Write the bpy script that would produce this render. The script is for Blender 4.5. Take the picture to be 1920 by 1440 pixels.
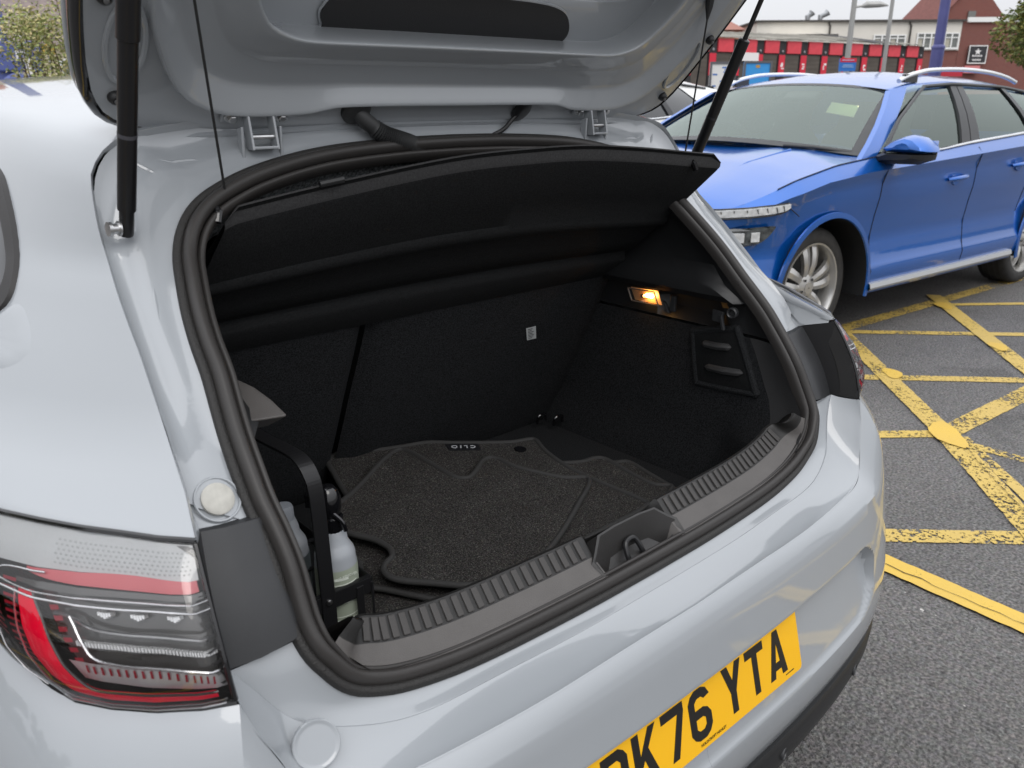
import bpy, bmesh, math, random
from mathutils import Vector, Matrix, noise
from mathutils.bvhtree import BVHTree
random.seed(7)
R = math.radians
scene = bpy.context.scene
for o in list(bpy.data.objects):
    bpy.data.objects.remove(o)

# ------------------------------------------------------------------ camera
YAW, PITCH, ROLL = R(41.501), R(19.356), R(-0.259)
fwd = Vector((math.sin(YAW) * math.cos(PITCH), math.cos(YAW) * math.cos(PITCH), -math.sin(PITCH)))
rgt = Vector((math.cos(YAW), -math.sin(YAW), 0))
upv = rgt.cross(fwd)
r2 = rgt * math.cos(ROLL) + upv * math.sin(ROLL)
u2 = -rgt * math.sin(ROLL) + upv * math.cos(ROLL)
cam_data = bpy.data.cameras.new('camera')
cam = bpy.data.objects.new('camera', cam_data)
scene.collection.objects.link(cam)
M = Matrix((r2, u2, -fwd)).transposed().to_4x4()
M.translation = Vector((-0.85, 0.0, 1.38))
cam.matrix_world = M
cam_data.sensor_width = 36.0
cam_data.lens = 1519.33 / 1920 * 36.0
cam_data.clip_start = 0.02
cam_data.clip_end = 2000
cam_data.dof.use_dof = True
cam_data.dof.focus_distance = 1.5
cam_data.dof.aperture_fstop = 9.0
scene.camera = cam

# ------------------------------------------------------------------ overcast sky and soft sun
world = bpy.data.worlds.new('World')
scene.world = world
world.use_nodes = True
wt = world.node_tree
wt.nodes.clear()
w_out = wt.nodes.new('ShaderNodeOutputWorld')
w_bg = wt.nodes.new('ShaderNodeBackground')
w_sky = wt.nodes.new('ShaderNodeTexSky')
w_sky.sky_type = 'NISHITA'
w_sky.sun_disc = False
w_sky.sun_elevation = R(50)
w_sky.sun_rotation = R(200)
w_sky.dust_density = 6
w_geo = wt.nodes.new('ShaderNodeTexCoord')
w_sep = wt.nodes.new('ShaderNodeSeparateXYZ')
w_abs = wt.nodes.new('ShaderNodeMath'); w_abs.operation = 'MAXIMUM'; w_abs.inputs[1].default_value = 0.0
# standard overcast sky: the zenith is three times as bright as the horizon
w_mad = wt.nodes.new('ShaderNodeMath'); w_mad.operation = 'MULTIPLY_ADD'
w_mad.inputs[1].default_value = 2.0 / 3.0; w_mad.inputs[2].default_value = 1.0 / 3.0
w_noise = wt.nodes.new('ShaderNodeTexNoise'); w_noise.inputs['Scale'].default_value = 2.2
w_noise.inputs['Detail'].default_value = 4
w_nm = wt.nodes.new('ShaderNodeMapRange'); w_nm.inputs['To Min'].default_value = 0.9; w_nm.inputs['To Max'].default_value = 1.08
w_mul = wt.nodes.new('ShaderNodeMath'); w_mul.operation = 'MULTIPLY'
w_col = wt.nodes.new('ShaderNodeMixRGB'); w_col.blend_type = 'MULTIPLY'; w_col.inputs[0].default_value = 1
w_col.inputs[1].default_value = (23.2, 23.6, 24.6, 1)
w_mix = wt.nodes.new('ShaderNodeMixRGB'); w_mix.inputs[0].default_value = 0.93
L = wt.links
L.new(w_geo.outputs['Generated'], w_sep.inputs[0])
L.new(w_geo.outputs['Generated'], w_noise.inputs['Vector'])
L.new(w_sep.outputs['Z'], w_abs.inputs[0])
L.new(w_abs.outputs[0], w_mad.inputs[0])
L.new(w_noise.outputs['Fac'], w_nm.inputs['Value'])
L.new(w_mad.outputs[0], w_mul.inputs[0])
L.new(w_nm.outputs[0], w_mul.inputs[1])
L.new(w_mul.outputs[0], w_col.inputs[2])
L.new(w_sky.outputs[0], w_mix.inputs[1])
L.new(w_col.outputs[0], w_mix.inputs[2])
L.new(w_mix.outputs[0], w_bg.inputs['Color'])
w_bg.inputs['Strength'].default_value = 0.1
L.new(w_bg.outputs[0], w_out.inputs['Surface'])

sun_d = bpy.data.lights.new('sun', 'SUN')
sun_d.energy = 0.7
sun_d.angle = R(30)
sun_d.color = (1.0, 0.97, 0.93)
sun = bpy.data.objects.new('sun', sun_d)
scene.collection.objects.link(sun)
sun.location = (-6, -8, 20)
sun.rotation_euler = (R(40), 0, R(-20))
scene.view_settings.view_transform = 'Standard'
scene.view_settings.look = 'None'
scene.view_settings.gamma = 1
scene.view_settings.exposure = 0.0
scene.render.engine = 'CYCLES'
scene.cycles.max_bounces = 8
scene.cycles.transparent_max_bounces = 12
scene.render.resolution_x = 1024
scene.render.resolution_y = 768

# ------------------------------------------------------------------ helpers
OFF = {}
V = Vector


def link(o):
    scene.collection.objects.link(o)
    return o


def tag(o, label=None, cat=None, group=None, kind=None):
    if label: o['label'] = label
    if cat: o['category'] = cat
    if group: o['group'] = group
    if kind: o['kind'] = kind
    return o


def thing(name, loc=(0, 0, 0), label=None, cat=None, group=None, local=False, rotz=0):
    o = bpy.data.objects.new(name, None)
    o.empty_display_size = 0.1
    o.location = loc
    o.rotation_euler = (0, 0, rotz)
    link(o)
    OFF[o] = V((0, 0, 0)) if local else V(loc)
    return tag(o, label, cat, group)


def obj(name, verts, faces, mat, parent=None, smooth=True, angle=35, mats=None, fm=None, sub=0, bevel=0, kind=None):
    vs = [V(v) for v in verts]
    lo = V((min(v.x for v in vs), min(v.y for v in vs), min(v.z for v in vs)))
    hi = V((max(v.x for v in vs), max(v.y for v in vs), max(v.z for v in vs)))
    c = (lo + hi) / 2
    me = bpy.data.meshes.new(name)
    me.from_pydata([v - c for v in vs], [], faces)
    bm = bmesh.new(); bm.from_mesh(me)
    bmesh.ops.recalc_face_normals(bm, faces=bm.faces)
    bm.to_mesh(me); bm.free()
    if mats:
        for m in mats: me.materials.append(m)
        if fm:
            for i, p in enumerate(me.polygons): p.material_index = fm[i]
    else:
        me.materials.append(mat)
    if smooth:
        for p in me.polygons: p.use_smooth = True
        me.set_sharp_from_angle(angle=R(angle))
    o = bpy.data.objects.new(name, me)
    link(o)
    if parent is not None:
        o.parent = parent
        o.location = c - OFF[parent]
    else:
        o.location = c
    OFF[o] = c
    if bevel:
        b = o.modifiers.new('bevel', 'BEVEL'); b.width = bevel; b.segments = 2; b.limit_method = 'ANGLE'; b.angle_limit = R(40)
    if sub:
        s = o.modifiers.new('sub', 'SUBSURF'); s.levels = sub; s.render_levels = sub
    if kind: o['kind'] = kind
    return o


class MB:
    """collects verts and faces of one part"""
    def __init__(s):
        s.v = []; s.f = []

    def add(s, v, f):
        n = len(s.v)
        s.v += [V(p) for p in v]
        s.f += [[i + n for i in q] for q in f]
        return s

    def grid(s, rows, closed_u=False, closed_v=False, flip=False):
        nr = len(rows); nc = len(rows[0]); n = len(s.v)
        for r in rows: s.v += [V(p) for p in r]
        for i in range(nr if closed_u else nr - 1):
            for j in range(nc if closed_v else nc - 1):
                a = n + i * nc + j; b = n + i * nc + (j + 1) % nc
                c = n + ((i + 1) % nr) * nc + (j + 1) % nc; d = n + ((i + 1) % nr) * nc + j
                s.f.append([a, d, c, b] if flip else [a, b, c, d])
        return s

    def box(s, lo, hi):
        x0, y0, z0 = lo; x1, y1, z1 = hi
        return s.add([(x0, y0, z0), (x1, y0, z0), (x1, y1, z0), (x0, y1, z0), (x0, y0, z1), (x1, y0, z1), (x1, y1, z1), (x0, y1, z1)],
                     [(0, 3, 2, 1), (4, 5, 6, 7), (0, 1, 5, 4), (1, 2, 6, 5), (2, 3, 7, 6), (3, 0, 4, 7)])

    def obox(s, c, ax, ay, az):
        """box from centre and three half axes"""
        c = V(c); ax = V(ax); ay = V(ay); az = V(az)
        p = [c + ax * i + ay * j + az * k for k in (-1, 1) for j in (-1, 1) for i in (-1, 1)]
        return s.add(p, [(0, 2, 3, 1), (4, 5, 7, 6), (0, 1, 5, 4), (1, 3, 7, 5), (3, 2, 6, 7), (2, 0, 4, 6)])

    def tube(s, pts, r, n=10, caps=True, closed=False):
        pts = [V(p) for p in pts]
        m = len(pts)
        rs = r if isinstance(r, (list, tuple)) else [r] * m
        prev = None; rows = []
        for i in range(m):
            t = (pts[(i + 1) % m] - pts[i - 1]) if closed else (pts[min(i + 1, m - 1)] - pts[max(i - 1, 0)])
            t.normalize()
            if prev is None:
                a = t.cross(V((0, 0, 1)))
                if a.length < 1e-3: a = t.cross(V((1, 0, 0)))
                a.normalize()
            else:
                a = prev - t * prev.dot(t); a.normalize()
            prev = a
            b = t.cross(a)
            rows.append([pts[i] + (a * math.cos(k * 2 * math.pi / n) + b * math.sin(k * 2 * math.pi / n)) * rs[i] for k in range(n)])
        k = len(s.v)
        s.grid(rows, closed_u=closed, closed_v=True)
        if caps and not closed:
            s.f.append([k + i for i in range(n)][::-1])
            s.f.append([k + (m - 1) * n + i for i in range(n)])
        return s

    def lathe(s, prof, c, axis=(0, 0, 1), n=20, caps=True):
        ax = V(axis).normalized()
        a = ax.cross(V((0, 0, 1)))
        if a.length < 1e-3: a = V((1, 0, 0))
        a.normalize(); b = ax.cross(a); c = V(c)
        k = len(s.v)
        s.grid([[c + ax * h + (a * math.cos(t * 2 * math.pi / n) + b * math.sin(t * 2 * math.pi / n)) * r for t in range(n)] for r, h in prof], closed_v=True)
        if caps:
            s.f.append([k + i for i in range(n)][::-1])
            s.f.append([k + (len(prof) - 1) * n + i for i in range(n)])
        return s

    def prism(s, poly, o, ux, uy, d):
        """flat polygon (2-D points on axes ux, uy from o) extruded by vector d"""
        o = V(o); ux = V(ux); uy = V(uy); d = V(d)
        n = len(poly); k = len(s.v)
        p = [o + ux * a + uy * b for a, b in poly]
        s.v += p + [q + d for q in p]
        s.f.append([k + i for i in range(n)][::-1]); s.f.append([k + n + i for i in range(n)])
        for i in range(n): s.f.append([k + i, k + (i + 1) % n, k + n + (i + 1) % n, k + n + i])
        return s

    def build(s, name, mat, parent=None, **kw):
        return obj(name, s.v, s.f, mat, parent, **kw)


def catmull(pts, per=6, closed=False):
    pts = [V(p) for p in pts]
    n = len(pts); out = []
    for i in range(n if closed else n - 1):
        p0 = pts[i - 1] if (closed or i > 0) else pts[0] * 2 - pts[1]
        p1 = pts[i]; p2 = pts[(i + 1) % n]
        p3 = pts[(i + 2) % n] if (closed or i + 2 < n) else pts[-1] * 2 - pts[-2]
        for k in range(per):
            t = k / per
            out.append(0.5 * ((2 * p1) + (p2 - p0) * t + (2 * p0 - 5 * p1 + 4 * p2 - p3) * t * t + (3 * p1 - p0 - 3 * p2 + p3) * t ** 3))
    if not closed: out.append(pts[-1])
    return out


def resample(pts, n, closed=False):
    pts = [V(p) for p in pts]
    if closed: pts = pts + [pts[0]]
    d = [0]
    for i in range(1, len(pts)): d.append(d[-1] + (pts[i] - pts[i - 1]).length)
    out = []; j = 0
    m = n if closed else n - 1
    for i in range(n):
        t = d[-1] * i / m
        while j < len(d) - 2 and d[j + 1] < t: j += 1
        u = (t - d[j]) / max(1e-9, d[j + 1] - d[j])
        out.append(pts[j].lerp(pts[j + 1], min(1, max(0, u))))
    return out


def interp(x, tab):
    if x <= tab[0][0]: return tab[0][1]
    for (a, b), (c, d) in zip(tab, tab[1:]):
        if x <= c: return b + (d - b) * (x - a) / (c - a)
    return tab[-1][1]


def mx(p):
    return V((-p[0], p[1], p[2]))


def rounded(w, h, r, n=5):
    """rounded rectangle polygon, centred"""
    out = []
    for cx, cy, a in ((w / 2 - r, h / 2 - r, 0), (-w / 2 + r, h / 2 - r, 90), (-w / 2 + r, -h / 2 + r, 180), (w / 2 - r, -h / 2 + r, 270)):
        for i in range(n + 1):
            t = R(a + 90 * i / n)
            out.append((cx + r * math.cos(t), cy + r * math.sin(t)))
    return out


def text(name, body, size, mat, parent, origin, ux, uy, depth=0.0004, align='CENTER', bold=0.0, xs=1.0):
    """printed lettering as thin geometry, laid on axes ux (reading) and uy (up)"""
    cu = bpy.data.curves.new(name, 'FONT')
    cu.body = body; cu.size = size; cu.align_x = align; cu.align_y = 'CENTER'
    cu.extrude = depth; cu.offset = bold; cu.resolution_u = 3
    tmp = bpy.data.objects.new(name + '_c', cu); link(tmp)
    dg = bpy.context.evaluated_depsgraph_get()
    me = bpy.data.meshes.new_from_object(tmp.evaluated_get(dg))
    ux = V(ux).normalized(); uy = V(uy).normalized(); uz = ux.cross(uy); origin = V(origin)
    vs = [origin + ux * v.co.x * xs + uy * v.co.y + uz * (v.co.z) for v in me.vertices]
    fs = [list(p.vertices) for p in me.polygons]
    bpy.data.objects.remove(tmp); bpy.data.curves.remove(cu); bpy.data.meshes.remove(me)
    return obj(name, vs, fs, mat, parent, smooth=False)


# ------------------------------------------------------------------ materials
def mat(name, col, rough=0.5, metal=0.0, coat=0.0, coat_rough=0.03, spec=0.5, trans=0.0, ior=1.45, alpha=1.0,
        noise_scale=0, noise_amt=0.0, bump=0.0, bump_scale=100, emit=None, emit_s=0, rough_var=0.0, col2=None, sheen=0, thick=None, detail=4):
    m = bpy.data.materials.new(name); m.use_nodes = True
    nt = m.node_tree; b = nt.nodes['Principled BSDF']
    b.inputs['Base Color'].default_value = (*col, 1)
    b.inputs['Roughness'].default_value = rough
    b.inputs['Metallic'].default_value = metal
    b.inputs['Coat Weight'].default_value = coat
    b.inputs['Coat Roughness'].default_value = coat_rough
    b.inputs['Specular IOR Level'].default_value = spec
    b.inputs['Transmission Weight'].default_value = trans
    b.inputs['IOR'].default_value = ior
    b.inputs['Alpha'].default_value = alpha
    if sheen:
        b.inputs['Sheen Weight'].default_value = sheen
        b.inputs['Sheen Roughness'].default_value = 0.5
    if emit:
        b.inputs['Emission Color'].default_value = (*emit, 1)
        b.inputs['Emission Strength'].default_value = emit_s
    tc = nt.nodes.new('ShaderNodeTexCoord')
    if noise_scale:
        n = nt.nodes.new('ShaderNodeTexNoise'); n.inputs['Scale'].default_value = noise_scale; n.inputs['Detail'].default_value = detail
        nt.links.new(tc.outputs['Object'], n.inputs['Vector'])
        mixn = nt.nodes.new('ShaderNodeMixRGB')
        c2 = col2 if col2 else tuple(max(0, c * (1 - noise_amt)) for c in col)
        c1 = col if col2 else tuple(min(1, c * (1 + noise_amt)) for c in col)
        mixn.inputs[1].default_value = (*c2, 1); mixn.inputs[2].default_value = (*c1, 1)
        mr = nt.nodes.new('ShaderNodeMapRange'); mr.inputs['From Min'].default_value = 0.32; mr.inputs['From Max'].default_value = 0.68
        nt.links.new(n.outputs['Fac'], mr.inputs['Value'])
        nt.links.new(mr.outputs[0], mixn.inputs[0])
        nt.links.new(mixn.outputs[0], b.inputs['Base Color'])
        if rough_var:
            rr = nt.nodes.new('ShaderNodeMapRange')
            rr.inputs['To Min'].default_value = max(0, rough - rough_var); rr.inputs['To Max'].default_value = rough + rough_var
            nt.links.new(n.outputs['Fac'], rr.inputs['Value']); nt.links.new(rr.outputs[0], b.inputs['Roughness'])
    if bump:
        n2 = nt.nodes.new('ShaderNodeTexNoise'); n2.inputs['Scale'].default_value = bump_scale; n2.inputs['Detail'].default_value = 3
        bn = nt.nodes.new('ShaderNodeBump'); bn.inputs['Strength'].default_value = bump; bn.inputs['Distance'].default_value = 0.002
        nt.links.new(tc.outputs['Object'], n2.inputs['Vector'])
        nt.links.new(n2.outputs['Fac'], bn.inputs['Height']); nt.links.new(bn.outputs[0], b.inputs['Normal'])
    return m


PAINT = mat('grey_paint', (0.298, 0.317, 0.336), rough=0.38, coat=1.0, coat_rough=0.02, spec=0.5, noise_scale=2.5, noise_amt=0.02)
PAINT.node_tree.nodes['Principled BSDF'].inputs['Coat IOR'].default_value = 1.58
_n = PAINT.node_tree; _pb = _n.nodes['Principled BSDF']
_tc = _n.nodes.new('ShaderNodeTexCoord'); _nz = _n.nodes.new('ShaderNodeTexNoise'); _nz.inputs['Scale'].default_value = 260
_bp = _n.nodes.new('ShaderNodeBump'); _bp.inputs['Strength'].default_value = .035; _bp.inputs['Distance'].default_value = .001
_n.links.new(_tc.outputs['Object'], _nz.inputs['Vector']); _n.links.new(_nz.outputs['Fac'], _bp.inputs['Height']); _n.links.new(_bp.outputs[0], _pb.inputs['Coat Normal'])
RUBBER = mat('rubber', (0.034, 0.0315, 0.030), rough=0.42, spec=0.42, bump=0.1, bump_scale=600)
RUBBER_TX = mat('rubber_textured', (0.02, 0.019, 0.018), rough=0.6, bump=0.7, bump_scale=420)
BLK_PLASTIC = mat('black_plastic', (0.013, 0.0135, 0.0145), rough=0.42, spec=0.5, bump=0.12, bump_scale=900)
BLK_SATIN = mat('black_satin_trim', (0.026, 0.027, 0.029), rough=0.38, bump=0.05, bump_scale=300, noise_scale=14, noise_amt=0.12)
BLK_GLOSS = mat('black_gloss', (0.006, 0.006, 0.007), rough=0.1, coat=0.5)
BLK_STEEL = mat('black_powder_coat', (0.012, 0.012, 0.013), rough=0.35, bump=0.05, bump_scale=500)
GRAIN = mat('grained_trim', (0.088, 0.082, 0.078), rough=0.5, bump=0.35, bump_scale=700, noise_scale=30, noise_amt=0.05)
CARPET = mat('boot_carpet', (0.020, 0.021, 0.0225), rough=0.95, spec=0.1, bump=0.8, bump_scale=900, noise_scale=420, noise_amt=0.65)
SHELF = mat('shelf_felt', (0.013, 0.0135, 0.014), rough=0.95, spec=0.1, bump=0.6, bump_scale=700, noise_scale=350, noise_amt=0.3)
STEEL = mat('zinc_steel', (0.5, 0.5, 0.5), rough=0.3, metal=1.0, noise_scale=60, noise_amt=0.2)
CHROME = mat('chrome', (0.75, 0.76, 0.78), rough=0.08, metal=1.0)
GLASS_DARK = mat('tinted_glass', (0.01, 0.012, 0.014), rough=0.03, spec=0.6, coat=0.6)
WHITE_P = mat('white_plastic', (0.75, 0.75, 0.73), rough=0.45)
scene.cycles.diffuse_bounces = 3
scene.cycles.glossy_bounces = 4
scene.cycles.transmission_bounces = 6


# ------------------------------------------------------------------ wheel used by every car
RIM = mat('alloy_rim', (.52, .51, .49), rough=.28, metal=.75)
TYRE = mat('tyre', (.028, .027, .026), rough=.75, bump=.4, bump_scale=80, noise_scale=30, noise_amt=.25)
RIM_D = mat('rim_dark', (.03, .03, .03), rough=.6)  # plain dark grey for tread grooves, brake disc, nuts and door joints


def make_wheel(root, c, ax, e1, k, nm='wheel'):
    """c centre of the outer face, ax outward axle, e1 forward"""
    ax = V(ax); e1 = V(e1); e2 = V((0, 0, 1)); c = V(c)
    prof = [(.235, -.20), (.30, -.205), (.317, -.19), (.322, -.16), (.3235, -.10), (.322, -.04), (.317, -.012), (.302, .004), (.27, .010), (.245, .006), (.236, -.002)]
    tyre = MB().lathe([(a * k, b * k) for a, b in prof], c, ax, 48, caps=False).build(nm, TYRE, root, angle=40)
    for g_ in (-.155, -.115, -.075, -.04):
        MB().lathe([(.3236 * k, (g_ - .004) * k), (.3245 * k, (g_ - .003) * k), (.3245 * k, (g_ + .003) * k), (.3236 * k, (g_ + .004) * k)], c, ax, 48, caps=False).build('tread_groove', RIM_D, tyre)
    MB().lathe([(.243 * k, .000), (.240 * k, .006 * k), (.232 * k, .004 * k), (.222 * k, -.015 * k), (.214 * k, -.06 * k), (.21 * k, -.15 * k)], c, ax, 48, caps=False).build('rim', RIM, tyre, angle=40)
    MB().lathe([(.21 * k, -.11 * k), (.05 * k, -.11 * k), (.001, -.11 * k)], c, ax, 32, caps=False).build('brake', RIM_D, tyre)
    def wp(r_, a_, h_): return c + e1 * (r_ * k * math.cos(a_)) + e2 * (r_ * k * math.sin(a_)) + ax * (h_ * k)
    for q in range(5):
        a0 = q * 2 * math.pi / 5 + .35
        for s2 in (-1, 1):
            rows = []
            for t in (0, .25, .5, .75, 1):
                rr = .045 + (.226 - .045) * t; am = a0 + s2 * .30 * (1 - t) + s2 * .17 * (.6 + .55 * t) * t ** .7
                wdt = .062 / rr * (.55 + .45 * t)
                hh = -.030 + .018 * math.sin(math.pi * t)
                rows.append([wp(rr, am - wdt / 2, hh - .02), wp(rr, am - wdt / 2, hh), wp(rr, am, hh + .006), wp(rr, am + wdt / 2, hh), wp(rr, am + wdt / 2, hh - .02)])
            MB().grid(rows).build('spoke', RIM, tyre, angle=20)
        MB().lathe([(.007 * k, 0), (.007 * k, .004 * k)], wp(.052, a0 + .63, -.012), ax, 10).build('wheel_nut', RIM_D, tyre)
    MB().lathe([(.072 * k, -.045 * k), (.070 * k, -.022 * k), (.045 * k, -.014 * k), (.034 * k, -.012 * k), (.032 * k, -.006 * k), (.004 * k, -.005 * k)], c, ax, 24, caps=False).build('hub', RIM, tyre)
    return tyre


def cut_arch(mb, centres, rad, axis):
    """remove faces inside the wheel circle and pull the cut edge onto it; axis is the fore-aft coordinate index"""
    keep = []
    for f in mb.f:
        c = sum((mb.v[i] for i in f), V()) / len(f)
        if any(math.hypot(c[axis] - a, c.z - z) < rad for a, z in centres): continue
        keep.append(f)
    cnt = {}
    for f in keep:
        for i in range(len(f)):
            e = tuple(sorted((f[i], f[(i + 1) % len(f)]))); cnt[e] = cnt.get(e, 0) + 1
    edge = set(i for e, n in cnt.items() if n == 1 for i in e)
    for i in edge:
        v = mb.v[i]
        for a, z in centres:
            d = math.hypot(v[axis] - a, v.z - z)
            if .5 * rad < d < rad + .045:
                v[axis] = a + (v[axis] - a) * rad / d; v.z = z + (v.z - z) * rad / d
    used = sorted(set(i for f in keep for i in f)); m_ = {i: n for n, i in enumerate(used)}
    mb.v = [mb.v[i] for i in used]; mb.f = [[m_[i] for i in f] for f in keep]
    return mb

# ------------------------------------------------------------------ ground
def asphalt_material():
    m = bpy.data.materials.new('asphalt'); m.use_nodes = True
    nt = m.node_tree; b = nt.nodes['Principled BSDF']
    tc = nt.nodes.new('ShaderNodeTexCoord')
    vo = nt.nodes.new('ShaderNodeTexVoronoi'); vo.inputs['Scale'].default_value = 85
    n1 = nt.nodes.new('ShaderNodeTexNoise'); n1.inputs['Scale'].default_value = 112; n1.inputs['Detail'].default_value = 5
    n2 = nt.nodes.new('ShaderNodeTexNoise'); n2.inputs['Scale'].default_value = 0.9; n2.inputs['Detail'].default_value = 6
    n3 = nt.nodes.new('ShaderNodeTexNoise'); n3.inputs['Scale'].default_value = 38; n3.inputs['Detail'].default_value = 2
    for n in (vo, n1, n2, n3): nt.links.new(tc.outputs['Object'], n.inputs['Vector'])
    cr = nt.nodes.new('ShaderNodeValToRGB')
    e = cr.color_ramp.elements
    e[0].position = 0.30; e[0].color = (0.042, 0.040, 0.038, 1)
    e[1].position = 0.70; e[1].color = (0.175, 0.167, 0.16, 1)
    e.new(0.5).color = (0.098, 0.094, 0.091, 1)
    nt.links.new(n1.outputs['Fac'], cr.inputs[0])
    # each chipping its own tone
    mx1 = nt.nodes.new('ShaderNodeMixRGB'); mx1.blend_type = 'OVERLAY'; mx1.inputs[0].default_value = 0.35
    nt.links.new(cr.outputs[0], mx1.inputs[1]); 
    hsv = nt.nodes.new('ShaderNodeHueSaturation'); hsv.inputs['Saturation'].default_value = 0.12
    nt.links.new(vo.outputs['Color'], hsv.inputs['Color']); nt.links.new(hsv.outputs[0], mx1.inputs[2])
    # pale stones
    ps = nt.nodes.new('ShaderNodeMapRange'); ps.inputs['From Min'].default_value = 0.735; ps.inputs['From Max'].default_value = 0.78
    nt.links.new(n3.outputs['Fac'], ps.inputs['Value'])
    mx2 = nt.nodes.new('ShaderNodeMixRGB'); mx2.inputs[2].default_value = (0.5, 0.48, 0.45, 1)
    nt.links.new(ps.outputs[0], mx2.inputs[0]); nt.links.new(mx1.outputs[0], mx2.inputs[1])
    # broad patches
    pr = nt.nodes.new('ShaderNodeMapRange'); pr.inputs['From Min'].default_value = 0.3; pr.inputs['From Max'].default_value = 0.7
    pr.inputs['To Min'].default_value = 0.82; pr.inputs['To Max'].default_value = 1.15
    nt.links.new(n2.outputs['Fac'], pr.inputs['Value'])
    mx3 = nt.nodes.new('ShaderNodeMixRGB'); mx3.blend_type = 'MULTIPLY'; mx3.inputs[0].default_value = 1
    nt.links.new(mx2.outputs[0], mx3.inputs[1]); nt.links.new(pr.outputs[0], mx3.inputs[2])
    # oil stains and darker damp patches with soft edges
    n4 = nt.nodes.new('ShaderNodeTexNoise'); n4.inputs['Scale'].default_value = 2.3; n4.inputs['Detail'].default_value = 5; n4.inputs['Distortion'].default_value = .6
    nt.links.new(tc.outputs['Object'], n4.inputs['Vector'])
    st = nt.nodes.new('ShaderNodeMapRange'); st.inputs['From Min'].default_value = .60; st.inputs['From Max'].default_value = .74; st.inputs['To Min'].default_value = 1.0; st.inputs['To Max'].default_value = .55
    nt.links.new(n4.outputs['Fac'], st.inputs['Value'])
    mx4 = nt.nodes.new('ShaderNodeMixRGB'); mx4.blend_type = 'MULTIPLY'; mx4.inputs[0].default_value = 1
    nt.links.new(mx3.outputs[0], mx4.inputs[1]); nt.links.new(st.outputs[0], mx4.inputs[2])
    nt.links.new(mx4.outputs[0], b.inputs['Base Color'])
    b.inputs['Roughness'].default_value = 0.75
    b.inputs['Specular IOR Level'].default_value = 0.4
    bn = nt.nodes.new('ShaderNodeBump'); bn.inputs['Strength'].default_value = 1.0; bn.inputs['Distance'].default_value = 0.008
    ad = nt.nodes.new('ShaderNodeMath'); ad.operation = 'MULTIPLY_ADD'; ad.inputs[1].default_value = -0.6
    nt.links.new(vo.outputs['Distance'], ad.inputs[0]); nt.links.new(n1.outputs['Fac'], ad.inputs[2])
    nt.links.new(ad.outputs[0], bn.inputs['Height']); nt.links.new(bn.outputs[0], b.inputs['Normal'])
    return m


def paint_mark_material(name, wear, seed, col=(0.58, 0.40, 0.06)):
    """road paint; worn through where the noise is high"""
    m = bpy.data.materials.new(name); m.use_nodes = True
    nt = m.node_tree; b = nt.nodes['Principled BSDF']
    tc = nt.nodes.new('ShaderNodeTexCoord')
    n1 = nt.nodes.new('ShaderNodeTexNoise'); n1.noise_dimensions = '4D'; n1.inputs['W'].default_value = seed
    n1.inputs['Scale'].default_value = 75; n1.inputs['Detail'].default_value = 5; n1.inputs['Roughness'].default_value = 0.7
    n2 = nt.nodes.new('ShaderNodeTexNoise'); n2.noise_dimensions = '4D'; n2.inputs['W'].default_value = seed
    n2.inputs['Scale'].default_value = 4; n2.inputs['Detail'].default_value = 4
    geo = nt.nodes.new('ShaderNodeNewGeometry')
    for n in (n1, n2): nt.links.new(geo.outputs['Position'], n.inputs['Vector'])
    s = nt.nodes.new('ShaderNodeMath'); s.operation = 'MULTIPLY_ADD'; s.inputs[1].default_value = 0.55
    nt.links.new(n2.outputs['Fac'], s.inputs[0]); nt.links.new(n1.outputs['Fac'], s.inputs[2])
    mr = nt.nodes.new('ShaderNodeMapRange'); mr.inputs['From Min'].default_value = 0.98 - wear; mr.inputs['From Max'].default_value = 1.02 - wear
    mr.inputs['To Min'].default_value = 1; mr.inputs['To Max'].default_value = 0
    nt.links.new(s.outputs[0], mr.inputs['Value'])
    nt.links.new(mr.outputs[0], b.inputs['Alpha'])
    cr = nt.nodes.new('ShaderNodeMixRGB'); cr.inputs[1].default_value = (col[0] * 0.75, col[1] * 0.78, col[2] * 1.8, 1); cr.inputs[2].default_value = (*col, 1)
    nt.links.new(n2.outputs['Fac'], cr.inputs[0]); nt.links.new(cr.outputs[0], b.inputs['Base Color'])
    b.inputs['Roughness'].default_value = 0.6
    bn = nt.nodes.new('ShaderNodeBump'); bn.inputs['Strength'].default_value = 0.7; bn.inputs['Distance'].default_value = 0.004
    nt.links.new(n1.outputs['Fac'], bn.inputs['Height']); nt.links.new(bn.outputs[0], b.inputs['Normal'])
    return m


gv = [(-400, -400, 0), (400, -400, 0), (400, 400, 0), (-400, 400, 0)]
ASPHALT = asphalt_material()
ground = obj('ground', gv, [(0, 1, 2, 3)], ASPHALT, smooth=False)
tag(ground, 'grey chipped asphalt of the car park', 'ground', kind='structure')
WORN = [paint_mark_material('yellow_paint_worn_%d' % i, w, i * 3.1) for i, w in enumerate((0.175, 0.145, 0.20))]
FRESH = paint_mark_material('yellow_paint_fresh', 0.05, 9.0, (0.66, 0.43, 0.045))


def stripe(pts, w, m, zz=0.004, jag=0.002, name='road_marking', label=None):
    pts = resample([V((x, y, zz)) for x, y in pts], max(2, int(sum((V(a) - V(b)).length for a, b in zip(pts, pts[1:])) / 0.03)))
    rows = []
    for i, p in enumerate(pts):
        t = (pts[min(i + 1, len(pts) - 1)] - pts[max(i - 1, 0)]).normalized()
        nrm = V((-t.y, t.x, 0))
        a = w / 2 + random.uniform(-jag, jag); b = w / 2 + random.uniform(-jag, jag)
        rows.append([p + nrm * a, p, p - nrm * b])
    mb = MB(); mb.grid(rows)
    o = mb.build(name, m, smooth=False)
    tag(o, label, 'road marking', kind='structure')
    return o


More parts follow.
